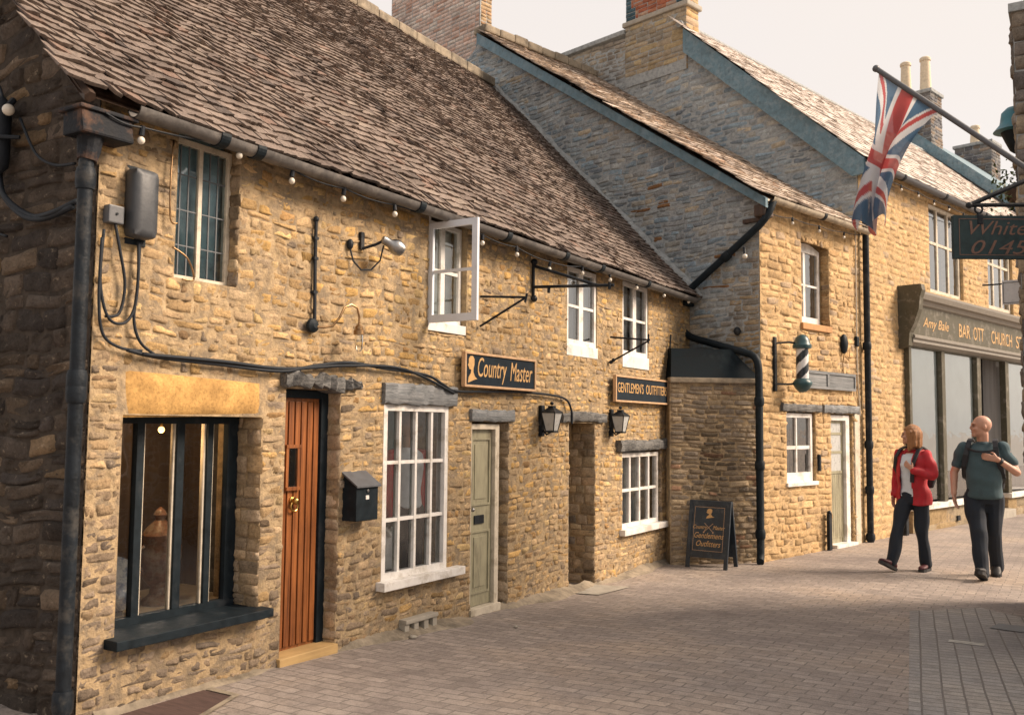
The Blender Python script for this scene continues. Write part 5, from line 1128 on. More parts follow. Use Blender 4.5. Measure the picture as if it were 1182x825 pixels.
# shop window display
t = thing('display_plate', 'blue and white china plate on a stand at the left of the dark shop window', 'plate', F1, (-.45, 3.62, .5)); c = MB()
c.lathe([(.005, .012), (.10, .012), (.115, .02), (.17, .035), (.172, .03), (.115, .0), (.005, 0)], (0, 0, 0), 'Z', 32); c.mi = [0] * len(c.f)
P_ = M['plate'] = mat_plain('blue_and_white_china', (.62, .62, .6), .2, var=.02, wear=(.06, .1, .22), wearamt=.45, scale=22)
c.xf(Matrix.Translation((-.42, 3.70, .68)) @ Matrix.Rotation(R(78), 4, 'Y')); part('dish', c, P_, t, F1, True); c = MB(); c.box(-.5, -.36, 3.66, 3.74, .49, .52, .004); part('stand', c, M['darkwood'], t, F1)
t = thing('display_urn', 'mottled brown ceramic urn with a finial behind the shop window', 'urn', F1, (-.5, 4.08, .5)); c = MB()
c.lathe([(.10, .49), (.10, .52), (.055, .56), (.05, .6), (.10, .66), (.125, .74), (.13, .82), (.11, .9), (.12, .93), (.12, .95)], (-.5, 4.1, 0), 'Z', 24); part('body', c, M['terracotta'], t, F1, True); c = MB(); c.lathe([(.115, .95), (.09, .99), (.05, 1.03), (.03, 1.05), (.045, 1.08), (.03, 1.11), (.005, 1.13)], (-.5, 4.1, 0), 'Z', 20); part('lid', c, M['terracotta'], t, F1, True)
for k in (-1, 1): c = MB(); c.tube([(-.5, 4.1 + k * .12, .88), (-.5, 4.1 + k * .17, .85), (-.5, 4.1 + k * .165, .76), (-.5, 4.1 + k * .12, .72)], .013, 8); part('handle', c, M['terracotta'], t, F1, True)
t = thing('ceiling_bulb', 'small glowing warm bulb at the top of the dark shop window', 'bulb', F1, (-.38, 3.96, 1.66)); c = MB(); c.ball((-.38, 3.99, 1.65), .021, 12); part('globe', c, mat_emit('warm_bulb_glow', (1, .5, .16), 2.2), t, F1, True); c = MB(); c.tube([(-.38, 3.99, 1.67), (-.38, 3.99, 1.95)], .01, 6); part('flex', c, M['brass'], t, F1)
la = bpy.data.lights.new('bulb_light', 'POINT'); la.energy = 2.6; la.color = (1, .6, .28); la.shadow_soft_size = .03; lo = bpy.data.objects.new('bulb_light', la); COL.objects.link(lo); lo.location = F1 @ Vector((-.38, 3.99, 1.58))

# mannequin behind the white window
def capsule(mb, p0, r0, p1, r1, n=10, sx=1, sy=1):
    p0, p1 = Vector(p0), Vector(p1); d = (p1 - p0)
    L = d.length; q = d.to_track_quat('Z', 'Y').to_matrix().to_4x4() if L > 1e-6 else I4
    prof = [(r0 * math.sin(a), -r0 * math.cos(a)) for a in np.linspace(.12, math.pi / 2, 5)] + [(r1 * math.sin(a), L - r1 * math.cos(a)) for a in np.linspace(math.pi / 2, math.pi - .12, 5)]
    t = MB(); t.lathe(prof, n=n); t.v = [(x * sx, y * sy, z) for x, y, z in t.v]; t.xf(Matrix.Translation(p0) @ q); mb.add(t.v, t.f)
def loft(mb, rings, n=20):
    """rings: (z, cx, cy, rx, ry)"""
    o = [];f = []
    for z, cx, cy, rx, ry in rings:
        for k in range(n): a = 2 * math.pi * k / n; o.append((cx + rx * math.copysign(abs(math.cos(a)) ** .85, math.cos(a)), cy + ry * math.copysign(abs(math.sin(a)) ** .85, math.sin(a)), z))
    for i in range(len(rings) - 1):
        for k in range(n): k2 = (k + 1) % n; f.append((i * n + k, i * n + k2, i * n + n + k2, i * n + n + k))
    f += [tuple(range(n - 1, -1, -1)), tuple((len(rings) - 1) * n + k for k in range(n))]; mb.add(o, f)
t = thing('mannequin', 'dressed mannequin in a pale blue top and red jacket behind the white sash window', 'mannequin', F1 @ Matrix.Translation((-.27, 6.48, .02)) @ Matrix.Rotation(R(70), 4, 'Z'), (0, 0, 0)); GM = W[t.name]
c = MB(); loft(c, [(.95, 0, 0, .14, .1), (1.1, 0, 0, .12, .09), (1.3, 0, 0, .15, .1), (1.42, 0, 0, .15, .08), (1.48, 0, 0, .06, .06)]); part('torso', remesh(c, .015), M['pale_blue_fabric'], t, GM, True)
c = MB(); c.ball((0, 0, 1.68), .09, 14, sz=1.25); capsule(c, (0, 0, 1.45), .045, (0, 0, 1.6), .045); part('head', remesh(c, .012), M['mannequin_skin'], t, GM, True)
c = MB()
for k in (-1, 1): capsule(c, (k * .17, 0, 1.4), .065, (k * .24, .02, 1.0), .05); capsule(c, (k * .13, .02, 1.4), .07, (k * .16, .02, .92), .075)
part('jacket', remesh(c, .015), M['red_fabric'], t, GM, True)
c = MB()
for k in (-1, 1): capsule(c, (k * .08, 0, .93), .09, (k * .08, 0, .1), .06)
part('trousers', remesh(c, .015), M['dark_trouser_fabric'], t, GM, True); c = MB(); c.box(-.16, .16, -.16, .16, -.02, .03, .01); c.tube([(0, .03, 0), (0, .03, .9)], .015, 8); part('base', c, M['steel'], t, GM)
t = thing('red_scarf', 'red scarf hanging at the right inside the white sash window', 'scarf', F1, (-.3, 6.85, 1.1)); c = MB(); loft(c, [(.95, -.3, 6.84, .02, .035), (1.2, -.3, 6.85, .018, .03), (1.45, -.3, 6.84, .02, .035), (1.7, -.3, 6.85, .015, .02)]); part('cloth', c, M['red_fabric'], t, F1, True)
t = thing('white_shirt', 'folded white shirt propped low inside the white sash window', 'shirt', F1, (-.2, 6.14, .5)); c = MB(); c.box(-.24, -.20, 6.02, 6.26, .48, .82, .015); part('body', c, M['stripe_white'], t, F1); c = MB(); c.tube([(-.19, 6.09, .83), (-.17, 6.14, .77), (-.19, 6.19, .83)], .02, 8); part('collar', c, M['stripe_white'], t, F1, True)

# ------------------------------------------------------------------ right hand side: flag, hanging sign, lantern, plants
T0 = Vector((-1.385, 8.0, 4.705)); PD = Vector((.33 - 1.385 + 1.385 - .33 + 1.06, 0, -.985)).normalized()
t = thing('flag_and_pole', 'union flag hanging from a slanting dark pole high on the right', 'flag', I4, (.9, 8.0, T0.z - (.9 + 1.385) * .93))
E_ = T0 + PD * ((.9 - T0.x) / PD.x); c = MB(); c.tube([T0, E_], .022, 10); c.ball(T0[:], .03, 10); c.box(.8, .92, 7.92, 8.08, E_.z - .12, E_.z + .12); part('pole', c, M['greypole'] if 'greypole' in M else M['grey_plastic'], t, I4, True)
def jack(u, v):
    """union flag colours, u 0..1 along the fly (2 units), v 0..1 along the hoist"""
    x, y = u * 60, v * 30; blue, red, white = (.075, .15, .25), (.46, .085, .085), (.66, .68, .70)
    if abs(x - 30) < 3 or abs(y - 15) < 3: return red
    if abs(x - 30) < 5 or abs(y - 15) < 5: return white
    for s in (1, -1):
        d = (y - 15) * s - (x - 30) / 2; d /= math.sqrt(1.25)
        left = x < 30
        if abs(d) < 3:
            k = d if (s == 1) == left else d
            if (0 < d < 2 and left) or (-2 < d < 0 and not left): return red
            return white
    return blue
nu_, nv_ = 150, 84; V = []; C = []; F = []
HL = .60
for i in range(nu_ + 1):
    f = i / nu_
    for j in range(nv_ + 1):
        h = j / nv_
        top = T0 + PD * (.03 + h * HL) + Vector((0, 0, -.025))
        # cloth falls from the pole; the outer corner swings back under the tip and the folds gather lower down
        g = 1 - math.exp(-2.2 * f) if f > 0 else 0
        bx = -1.56 + .25 * h
        w = 1 - (1 - f) ** (1 + 1.9 * h)
        px = top.x * (1 - w) + bx * w
        fold = math.sin(h * 11 + f * 2.2 + .5) * .13 * w + math.sin(h * 23 + f * 5) * .04 * w
        L = 1.22 - .05 * h - .035 * math.sin(h * 9.5)
        pz = top.z - f * (L + (.10 - .42 * h) * 1.0 + .0) 
        pz += .03 * math.sin(h * 12) * f
        V.append((px + .05 * math.sin(h * 14 + f * 3) * w, 8.0 + fold + .05 * math.sin(f * 5) * w, pz)); C.append(jack(f, h))
for i in range(nu_):
    for j in range(nv_): a = i * (nv_ + 1) + j; F.append((a, a + 1, a + nv_ + 2, a + nv_ + 1))
def mat_flag():
    m, nt, b, out = newmat('printed_flag_cloth'); at = node(nt, 'ShaderNodeAttribute', attribute_name='Col'); nt.links.new(at.outputs['Color'], b.inputs['Base Color']); b.inputs['Roughness'].default_value = .8
    b.inputs['Alpha'].default_value = .86; tr = node(nt, 'ShaderNodeBsdfTranslucent'); nt.links.new(at.outputs['Color'], tr.inputs[0]); mx = node(nt, 'ShaderNodeMixShader'); mx.inputs[0].default_value = .5
    nt.links.new(b.outputs[0], mx.inputs[1]); nt.links.new(tr.outputs[0], mx.inputs[2]); nt.links.new(mx.outputs[0], out.inputs[0]); return m
obj_from('cloth', V, F, mat_flag(), t, I4, True, np.array(C))
# hanging sign
d = Vector((.852, .523, 0)); O = Vector((-.785, 7.5, 0)); FS = Matrix(((d.x, -d.y, 0, O.x), (d.y, d.x, 0, O.y), (0, 0, 1, 0), (0, 0, 0, 1)))     # x along the board, -y towards the viewer
t = thing('hanging_sign', 'dark hanging sign with faded bronze letters on a black iron bracket at right', 'sign', FS, (0, 0, 2.96)); c = MB(); c.box(0, 1.3, -.02, .02, 2.965, 3.29, .004); bd = part('board', c, mat_plain('dark_green_grey_board', (.026, .044, .048), .7, var=.2, spec=.2), t, FS)
GS = FS @ Matrix.Rotation(R(90), 4, 'X'); c = MB()
for s_, x_, z_, sz in (('White Co', .12, 3.145, .135), ('01451 8', .125, 3.0, .135)):
    m = fit(text_mesh(s_, sz, .35, 1.25, .001), .70, .105); m.v = [(a + x_, b + z_, k + .0215) for a, b, k in m.v]; part('lettering', m, M['darkgold'], bd, GS)
c = MB()
for a, b, e, f in ((.04, 1.26, 2.99, 2.995), (.04, 1.26, 3.26, 3.265), (.04, .045, 2.995, 3.26), (1.255, 1.26, 2.995, 3.26)): c.box(a, b, e, f, .0205, .0215)
part('border', c, M['darkgold'], bd, GS)
c = MB(); c.tube([(.13, 0, 3.37), (1.97, 0, 3.40)], .016, 8); c.tube([(.13, 0, 3.37), (.6, 0, 3.58), (1.97, 0, 4.2)], .018, 8); c.ball((.13, 0, 3.37), .025); part('bracket', c, M['iron'], t, FS)
for x_ in (.2, 1.05):
    c = MB(); c.tube([(x_ + .028 * math.sin(a), 0, 3.34 + .03 * math.cos(a)) for a in np.linspace(0, 6.28, 14)], .008, 6); c.tube([(x_, 0, 3.31), (x_, 0, 3.28)], .012, 6); c.box(x_ - .022, x_ + .022, -.028, .028, 3.22, 3.30, .01); part('hanger', c, M['iron'], t, FS)
# small pale sign further along
t = thing('square_sign', 'small pale square sign hanging from a thin iron rod at the right wall', 'sign', I4, (-.45, 10.45, 3.0)); c = MB(); c.box(-.655, -.46, 10.44, 10.47, 2.955, 3.20, .004); part('board', c, M['stripe_white'], t, I4); c = MB(); c.tube([(-.83, 10.45, 3.165), (-.44, 10.45, 3.17)], .008, 6); part('rod', c, M['iron'], t, I4)
c = MB(); c.box(-.645, -.64, 10.435, 10.44, 2.97, 3.18); c.box(-.475, -.47, 10.435, 10.44, 2.97, 3.18); c.box(-.64, -.475, 10.435, 10.44, 2.97, 2.975); c.box(-.64, -.475, 10.435, 10.44, 3.175, 3.18); part('sign_frame', c, M['grey_plastic'], t, I4)
# blue lantern hood and hanging basket
t = thing('street_lantern', 'blue hooded street lantern on the edge of the right hand wall', 'lantern', I4, (-.45, 10.5, 4.7)); c = MB(); c.lathe([(.17, 4.72), (.20, 4.73), (.14, 4.80), (.13, 4.85), (.12, 4.92), (.07, 4.97), (.01, 4.99)], (-.50, 10.5, 0), 'Z', 20); part('hood', c, M['bluelamp'], t, I4, True)
c = MB(); c.lathe([(.015, 4.50), (.05, 4.53), (.09, 4.62), (.13, 4.72)], (-.50, 10.5, 0), 'Z', 16); part('lamp_body', c, M['navy'], t, I4, True); c = MB(); c.tube([(-.50, 10.5, 4.52), (-.46, 10.5, 4.45), (-.42, 10.5, 4.5)], .014, 8); part('bracket', c, M['iron'], t, I4)
t = thing('hanging_basket', 'trailing green leaves in a hanging basket below the blue lantern', 'plant', I4, (-.5, 10.7, 4.2)); c = MB(); V = []; F = []
for i in range(260):
    p = Vector((-.56 + rng.normal(0, .10), 10.8 + rng.normal(0, .12), 4.28 + rng.normal(0, .12) - abs(rng.normal(0, .1)))); a = Vector(rng.normal(0, 1, 3)).normalized(); b = a.orthogonal().normalized(); s = rng.uniform(.015, .035); o = len(V)
    V += [p - a * s, p + b * s * .55, p + a * s, p - b * s * .55]; F.append((o, o + 1, o + 2, o + 3))
c.add(V, F); part('leaves', c, M['leaf'], t, I4); c = MB(); c.lathe([(.02, 4.02), (.1, 4.08), (.14, 4.2), (.14, 4.22)], (-.50, 10.8, 0), 'Z', 14); part('basket', c, M['darkwood'], t, I4); c = MB(); c.tube([(-.50, 10.8, 4.22), (-.50, 10.8, 4.5), (-.42, 10.8, 4.5)], .006, 6); part('hanger', c, M['iron'], t, I4)
# ------------------------------------------------------------------ people (local: forward = -y, their left = +x)
def wrinkle(mb, amt, f=14, seed=0):
    v = np.array(mb.v); r = np.random.default_rng(seed); d = np.zeros(len(v))
    for k in range(6):
        w = r.normal(0, 1, 3); w /= np.linalg.norm(w); w[2] *= 1.6; d += np.sin(v @ w * f * (1 + .35 * k) + r.uniform(0, 6)) / (1 + .35 * k)
    me = bpy.data.meshes.new('t'); me.from_pydata(mb.v, [], mb.f); n = np.zeros(len(v) * 3); me.vertex_normals.foreach_get('vector', n); bpy.data.meshes.remove(me)
    mb.v = [tuple(p) for p in (v + n.reshape(-1, 3) * (d * amt)[:, None]).tolist()]; return mb
def head(mb, c, ang, s=1.0, tilt=0):
    """skull, jaw, nose, ears, brow, turned by ang about z"""
    m = MB(); m.ball((0, .012, .03), .083, 20, sx=.92, sy=1.14, sz=1.12); m.ball((0, -.02, -.035), .062, 16, sx=.98, sy=1.12, sz=1.15); m.ball((0, -.072, -.082), .026, 10, sx=1.1)
    m.ball((0, -.098, -.012), .015, 10, sx=.8, sz=1.2); capsule(m, (0, -.086, .03), .009, (0, -.106, -.01), .012); m.ball((0, -.08, .036), .03, 10, sx=1.7, sy=.6, sz=.45)
    m.ball((0, -.083, -.05), .014, 10, sx=1.8, sz=.7)
    for k in (-1, 1): m.ball((k * .078, .012, -.002), .026, 10, sx=.35, sy=.7, sz=1.15); m.ball((k * .04, -.07, -.02), .026, 10, sz=.8)
    G = Matrix.Translation(c) @ Matrix.Rotation(ang, 4, 'Z') @ Matrix.Rotation(tilt, 4, 'X') @ Matrix.Scale(s, 4); m.xf(G); mb.add(m.v, m.f); return G
def face(par, F, G, brow):
    e = MB()
    for k in (-1, 1): e.ball((k * .031, -.088, .016), .009, 8, sz=.7)
    e.xf(G); part('eyes', e, M['eye'], par, F, True); e = MB(); e.ball((0, -.098, -.05), .011, 8, sx=1.9, sy=.5, sz=.45); e.xf(G); part('lips', e, M['lips'], par, F, True)
    e = MB()
    for k in (-1, 1): capsule(e, (k * .018, -.094, .036), .0045, (k * .046, -.084, .038), .004, 6)
    e.xf(G); part('eyebrows', e, brow, par, F, True)
def hand(mb, wrist, dirv, palm_n, curl, s=1.0, side=1):
    """palm, four unequal bent fingers and a thumb that leaves the side of the palm"""
    d = Vector(dirv).normalized(); n = Vector(palm_n); n = (n - d * n.dot(d)).normalized(); a = d.cross(n) * side; w = Vector(wrist)
    for k in (-1.2, -.4, .4, 1.2): capsule(mb, w + a * (k * .012 * s), .017 * s, w + d * .085 * s + a * (k * .019 * s), .013 * s, 8)
    for k, L in ((-1.5, .060), (-.5, .075), (.5, .082), (1.5, .074)):
        p = w + d * .088 * s + a * (k * .02 * s); ang = curl * .55; dd = d
        for seg, (fl, r) in enumerate(((.42, .0098), (.33, .009), (.25, .0082))):
            dd = (Matrix.Rotation(ang * side, 3, a) @ dd) if 0 else (dd * math.cos(ang) + n * math.sin(ang) * 1).normalized(); q = p + dd * (L * fl * s * 1.15); capsule(mb, p, r * s, q, r * .92 * s, 8); p = q
            n2 = n - dd * n.dot(dd); ang = curl * .6
            if n2.length > .1: n = n
    t0 = w + d * .025 * s + a * .026 * s; t1 = t0 + (d * .6 + a * .7 + n * .35).normalized() * .042 * s; t2 = t1 + (d * .85 + a * .1 + n * (.3 + curl * .3)).normalized() * .034 * s
    capsule(mb, t0, .015 * s, t1, .012 * s, 8); capsule(mb, t1, .0115 * s, t2, .0095 * s, 8)
def shoe(par, F, ankle, heading, pitch, mat, s=1.0):
    m = MB(); n = 14; rings = [(-.09, .026, .03), (-.075, .038, .055), (-.03, .04, .075), (.02, .04, .07), (.07, .045, .052), (.12, .05, .042), (.165, .042, .034), (.19, .018, .02)]
    o = []; f = []
    for y, w, h in rings:
        for k in range(n): a = 2 * math.pi * k / n; z = math.sin(a); o.append((w * math.cos(a), -y, h * (.55 + .55 * z) if z > -.6 else .0))
    for i in range(len(rings) - 1):
        for k in range(n): f.append((i * n + k, i * n + (k + 1) % n, i * n + n + (k + 1) % n, i * n + n + k))
    f += [tuple(range(n)), tuple((len(rings) - 1) * n + k for k in range(n - 1, -1, -1))]; m.add(o, f); capsule(m, (0, .03, .05), .04, (0, .045, .12), .042)
    G = Matrix.Translation(ankle) @ Matrix.Rotation(heading, 4, 'Z') @ Matrix.Rotation(pitch, 4, 'X') @ Matrix.Scale(s, 4)
    up = remesh(m, .009, 3); up.xf(G); sh = part('shoe', up, mat, par, F, True)
    so = MB(); out = [(.0, -.195), (.035, -.175), (.052, -.12), (.046, -.04), (.043, .06), (.03, .1), (0, .108)]; out = out + [(-x, y) for x, y in out[-2:0:-1]]; n = len(out)
    so.add([(x, y, -.028) for x, y in out] + [(x, y, .004) for x, y in out], [tuple(range(n)), tuple(range(2 * n - 1, n - 1, -1))] + [(i, n + i, n + (i + 1) % n, (i + 1) % n) for i in range(n)]); so.xf(G); part('sole', so, M['black_shoe'], sh, F)
def scaled(S, pts): return [tuple(c * S for c in p) for p in pts]

# --- the man
gx, gy = -1.03, 12.42
FMn = Matrix.Translation((gx, gy, gz(gx, gy))) @ Matrix.Rotation(R(-2), 4, 'Z') @ Matrix.Scale(1.045, 4)
man = thing('person', 'bald man in a teal t-shirt and dark trousers walking with a rucksack', 'person', FMn)
hipR, kneeR, ankR = (-.095, .0, .93), (-.055, -.20, .52), (.0, -.30, .13)
hipL, kneeL, ankL = (.095, .02, .93), (.085, .05, .50), (.075, .24, .14)
shR, elR, wrR = (-.205, .01, 1.455), (-.31, .03, 1.17), (-.30, -.10, .935)
shL, elL, wrL = (.205, .01, 1.455), (.335, .0, 1.19), (.165, -.17, 1.335)
b = MB()
loft(b, [(.88, 0, .01, .155, .115), (.98, 0, 0, .165, .13), (1.1, 0, -.01, .165, .14), (1.25, 0, -.005, .165, .13), (1.38, 0, .0, .175, .115), (1.46, 0, .01, .16, .085), (1.51, 0, .015, .08, .065)])
capsule(b, (0, .02, 1.47), .062, (0, .0, 1.62), .064)
for h, k, a in ((hipR, kneeR, ankR), (hipL, kneeL, ankL)): capsule(b, h, .088, k, .058); capsule(b, k, .058, a, .04)
for s_, e, w in ((shR, elR, wrR), (shL, elL, wrL)): capsule(b, s_, .062, e, .044); capsule(b, e, .046, w, .031)
Gh = head(b, (-.01, -.02, 1.695), R(-66), 1.08)
hand(b, wrR, (.12, -.28, -1), (.6, -.2, 0), .35, 1.05, 1)
hand(b, wrL, (-1, -.12, .25), (0, 1, -.1), .75, 1.05, -1)
body = part('body', remesh(b, .0075, 3), M['skin'], man, FMn, True)
face(man, FMn, Gh, M['stubble'])
c = MB(); loft(c, [(.895, 0, .0, .19, .155), (.97, 0, -.01, .188, .16), (1.1, 0, -.015, .186, .165), (1.25, 0, -.01, .186, .152), (1.38, 0, .0, .195, .132), (1.47, 0, .012, .175, .098), (1.515, 0, .018, .092, .08)])
for s_, e in ((shR, elR), (shL, elL)):
    m_ = Vector(s_).lerp(Vector(e), .62); capsule(c, s_, .077, m_, .07)
c = remesh(c, .011, 4); wrinkle(c, .006, 13, 3); part('t_shirt', c, M['teal_fabric'], man, FMn, True)
c = MB(); capsule(c, (-.001, .02, 1.52), .066, (0, .012, 1.525), .066); 
c = MB(); c.lathe([(.066, 1.49), (.078, 1.505), (.072, 1.522), (.062, 1.53)], (0, .012, 0), 'Z', 20); part('collar', c, M['teal_fabric'], man, FMn, True)
c = MB(); loft(c, [(.82, 0, .01, .165, .125), (.93, 0, .0, .182, .143), (1.0, 0, -.005, .178, .146)])
for h, k, a in ((hipR, kneeR, ankR), (hipL, kneeL, ankL)):
    h2 = (h[0] * 1.02, h[1], h[2] - .03); a2 = tuple(np.array(a) + np.array([0, .01, -.05])); capsule(c, h2, .112, k, .087); capsule(c, k, .087, a2, .082)
c = remesh(c, .011, 4); wrinkle(c, .007, 11, 5); part('trousers', c, M['dark_trouser_fabric'], man, FMn, True)
shoe(man, FMn, (.0, -.33, .062), R(-4), R(-20), M['black_shoe'], 1.1)
shoe(man, FMn, (.075, .24, .085), R(6), R(24), M['black_shoe'], 1.1)
wv = Vector(wrL); wd = (Vector(wrL) - Vector(elL)).normalized(); c = MB(); c.tube([wv - wd * .05, wv - wd * .02], .041, 14); part('watch', c, M['black_nylon'], man, FMn)
# rucksack
bp = thing('rucksack', 'dark rucksack worn on the back of the bald man', 'rucksack', FMn, (0, .2, 1.0))
c = MB(); loft(c, [(.98, .05, .22, .13, .05), (1.05, .05, .23, .15, .08), (1.25, .05, .23, .15, .085), (1.38, .05, .21, .13, .07), (1.46, .05, .18, .07, .04)]); c = remesh(c, .012, 4); wrinkle(c, .004, 18, 2); part('bag', c, M['black_nylon'], bp, FMn, True)
def strap(par, F, pts, w, mat, name='strap', ax=(1, 0, 0)):
    m = MB(); P = [Vector(p) for p in pts]; 
    for i, p in enumerate(P):
        d_ = (P[min(i + 1, len(P) - 1)] - P[max(i - 1, 0)]).normalized(); a_ = Vector(ax); a_ = (a_ - d_ * a_.dot(d_)).normalized(); n_ = d_.cross(a_) * .008
        m.v += [tuple(p + a_ * w + n_), tuple(p - a_ * w + n_), tuple(p - a_ * w - n_), tuple(p + a_ * w - n_)]
    for i in range(len(P) - 1):
        for k in range(4): m.f.append((i * 4 + k, i * 4 + (k + 1) % 4, i * 4 + 4 + (k + 1) % 4, i * 4 + 4 + k))
    m.mi = [0] * len(m.f); return part(name, m, mat, par, F)
strap(bp, FMn, [(-.12, .12, 1.53), (-.125, .03, 1.56), (-.13, -.05, 1.535), (-.145, -.10, 1.47), (-.165, -.125, 1.38), (-.19, -.10, 1.25), (-.2, .02, 1.12), (-.16, .17, 1.06)], .026, M['black_nylon'])
strap(bp, FMn, [(.12, .12, 1.53), (.125, .03, 1.56), (.13, -.05, 1.535), (.14, -.10, 1.47), (.155, -.135, 1.36), (.185, -.11, 1.25), (.2, .02, 1.12), (.17, .17, 1.06)], .026, M['black_nylon'])
strap(bp, FMn, [(-.145, -.118, 1.45), (-.07, -.155, 1.425), (0, -.162, 1.415), (.07, -.152, 1.42), (.14, -.118, 1.44)], .012, M['black_nylon'], 'chest_strap', (0, 0, 1))

# --- the woman
gx, gy = -1.82, 12.46
FWm = Matrix.Translation((gx, gy, gz(gx, gy))) @ Matrix.Rotation(R(-20), 4, 'Z') @ Matrix.Scale(1.01, 4)
wom = thing('person', 'woman with ginger shoulder length hair in an open red jacket and dark trousers, walking', 'person', FWm)
hipR, kneeR, ankR = (-.085, -.0, .93), (-.10, -.19, .53), (-.115, -.34, .14)
hipL, kneeL, ankL = (.085, .02, .93), (.095, .0, .51), (.09, .10, .11)
shR, elR, wrR = (-.17, .01, 1.42), (-.225, .06, 1.14), (-.24, -.03, .90)
shL, elL, wrL = (.17, .01, 1.42), (.265, -.02, 1.16), (.10, -.19, 1.235)
b = MB()
loft(b, [(.86, 0, .01, .15, .11), (.95, 0, 0, .155, .115), (1.07, 0, -.0, .125, .095), (1.2, 0, -.005, .135, .105), (1.3, 0, -.01, .145, .115), (1.4, 0, .005, .14, .085), (1.47, 0, .015, .06, .055)])
capsule(b, (0, .02, 1.43), .05, (0, .0, 1.57), .045)
for h, k, a in ((hipR, kneeR, ankR), (hipL, kneeL, ankL)): capsule(b, h, .085, k, .052); capsule(b, k, .052, a, .036)
for s_, e, w in ((shR, elR, wrR), (shL, elL, wrL)): capsule(b, s_, .05, e, .036); capsule(b, e, .037, w, .026)
Gh = head(b, (-.01, -.015, 1.64), R(-68), .98)
hand(b, wrR, (.05, -.3, -1), (.6, -.1, 0), .4, .92, 1)
hand(b, wrL, (-.75, -.1, .6), (0, 1, -.1), .85, .92, -1)
part('body', remesh(b, .0075, 3), M['skin'], wom, FWm, True)
face(wom, FWm, Gh, M['hair'])
c = MB(); loft(c, [(.90, 0, .0, .165, .128), (1.0, 0, -.002, .15, .115), (1.1, 0, -.006, .14, .11), (1.2, 0, -.012, .146, .118), (1.28, 0, -.022, .152, .13), (1.36, 0, -.006, .15, .105), (1.43, 0, .008, .11, .075)]); c = remesh(c, .011, 3); wrinkle(c, .003, 18, 9); part('t_shirt', c, M['pale_blue_fabric'], wom, FWm, True)
c = MB(); loft(c, [(.82, 0, .01, .158, .12), (.93, 0, .0, .172, .132), (.985, 0, .0, .16, .122)])
for h, k, a in ((hipR, kneeR, ankR), (hipL, kneeL, ankL)):
    a2 = tuple(np.array(a) + np.array([0, .015, -.02])); capsule(c, (h[0], h[1], h[2] - .03), .104, k, .078); capsule(c, k, .078, a2, .070)
c = remesh(c, .011, 4); wrinkle(c, .008, 11, 11); part('trousers', c, M['dark_trouser_fabric'], wom, FWm, True)
# open jacket: a shell with the front parted
c = MB(); loft(c, [(.80, 0, .012, .205, .165), (.9, 0, .01, .2, .16), (1.05, 0, .0, .182, .145), (1.2, 0, -.005, .182, .148), (1.32, 0, -.005, .19, .15), (1.42, 0, .01, .17, .11), (1.49, 0, .03, .085, .075)])
for s_, e, w in ((shR, elR, wrR), (shL, elL, wrL)): capsule(c, s_, .074, e, .062); capsule(c, e, .064, Vector(w).lerp(Vector(e), .06), .05)
c = remesh(c, .0105, 4); wrinkle(c, .0075, 12, 21); v = np.array(c.v)
keep = np.ones(len(v), bool)
for i, (x_, y_, z_) in enumerate(v):
    if y_ < -.045 and abs(x_ + .02) < (.072 + .03 * max(0, (1.2 - z_)) ) and y_ < -.07 + .0 and z_ > .7:
        if not (x_ > .03 and 1.13 < z_ < 1.33 and y_ < -.16): keep[i] = False
    if z_ > 1.475: keep[i] = False
ff = [f for f in c.f if all(keep[j] for j in f)]; c.f = ff; c.mi = [0] * len(ff)
jk = part('jacket', c, M['red_fabric'], wom, FWm, True)
so = jk.modifiers.new('thickness', 'SOLIDIFY'); so.thickness = .012; so.offset = -1
c = MB(); capsule(c, (-.085, .06, 1.45), .042, (0, .10, 1.47), .05); capsule(c, (0, .10, 1.47), .05, (.085, .06, 1.45), .042); capsule(c, (.085, .05, 1.45), .04, (.07, -.05, 1.43), .026); capsule(c, (-.085, .05, 1.45), .04, (-.07, -.05, 1.43), .026); capsule(c, (0, .12, 1.44), .05, (0, .14, 1.36), .045)
part('hood', remesh(c, .01, 4), M['red_fabric'], wom, FWm, True)
# hair: cap with an uneven lower edge that falls to the shoulders
c = MB(); c.ball((0, .022, .042), .098, 20, sx=.96, sy=1.1, sz=1.08)
for k in range(-3, 4): a_ = k / 3 * 1.75; x_, y_ = .085 * math.sin(a_), .02 + .085 * math.cos(a_); capsule(c, (x_ * .9, y_, .04), .04, (x_ * 1.05, y_ * 1.0 + .0, -.135 - .02 * math.cos(a_ * 3)), .03)
capsule(c, (.07, -.0, .03), .035, (.09, -.01, -.17), .024); capsule(c, (-.07, .0, .03), .035, (-.10, -.01, -.19), .024)
c.xf(Gh); c = remesh(c, .008, 3); Gi = Gh.inverted(); v = [Gi @ Vector(p) for p in c.v]
kp = [not (p.y < -.045 and p.z < .065 and abs(p.x) < .07) and not (p.y < -.06 and p.z < .075) for p in v]; c.f = [f for f in c.f if all(kp[j] for j in f)]; c.mi = [0] * len(c.f)
wrinkle(c, .0012, 45, 4); hr = part('hair', c, M['hair'], wom, FWm, True); so = hr.modifiers.new('thickness', 'SOLIDIFY'); so.thickness = .01; so.offset = -1
shoe(wom, FWm, (-.115, -.36, .075), R(-14), R(-24), M['burgundy_shoe'], .98)
shoe(wom, FWm, (.09, .10, .03), R(8), R(0), M['burgundy_shoe'], .98)
bp = thing('rucksack', 'small black rucksack worn by the woman in the red jacket', 'rucksack', FWm, (0, .2, 1.0))
c = MB(); loft(c, [(1.0, .03, .22, .11, .05), (1.1, .03, .24, .135, .08), (1.3, .03, .23, .13, .075), (1.4, .03, .2, .09, .05)]); part('bag', remesh(c, .012, 4), M['black_nylon'], bp, FWm, True)
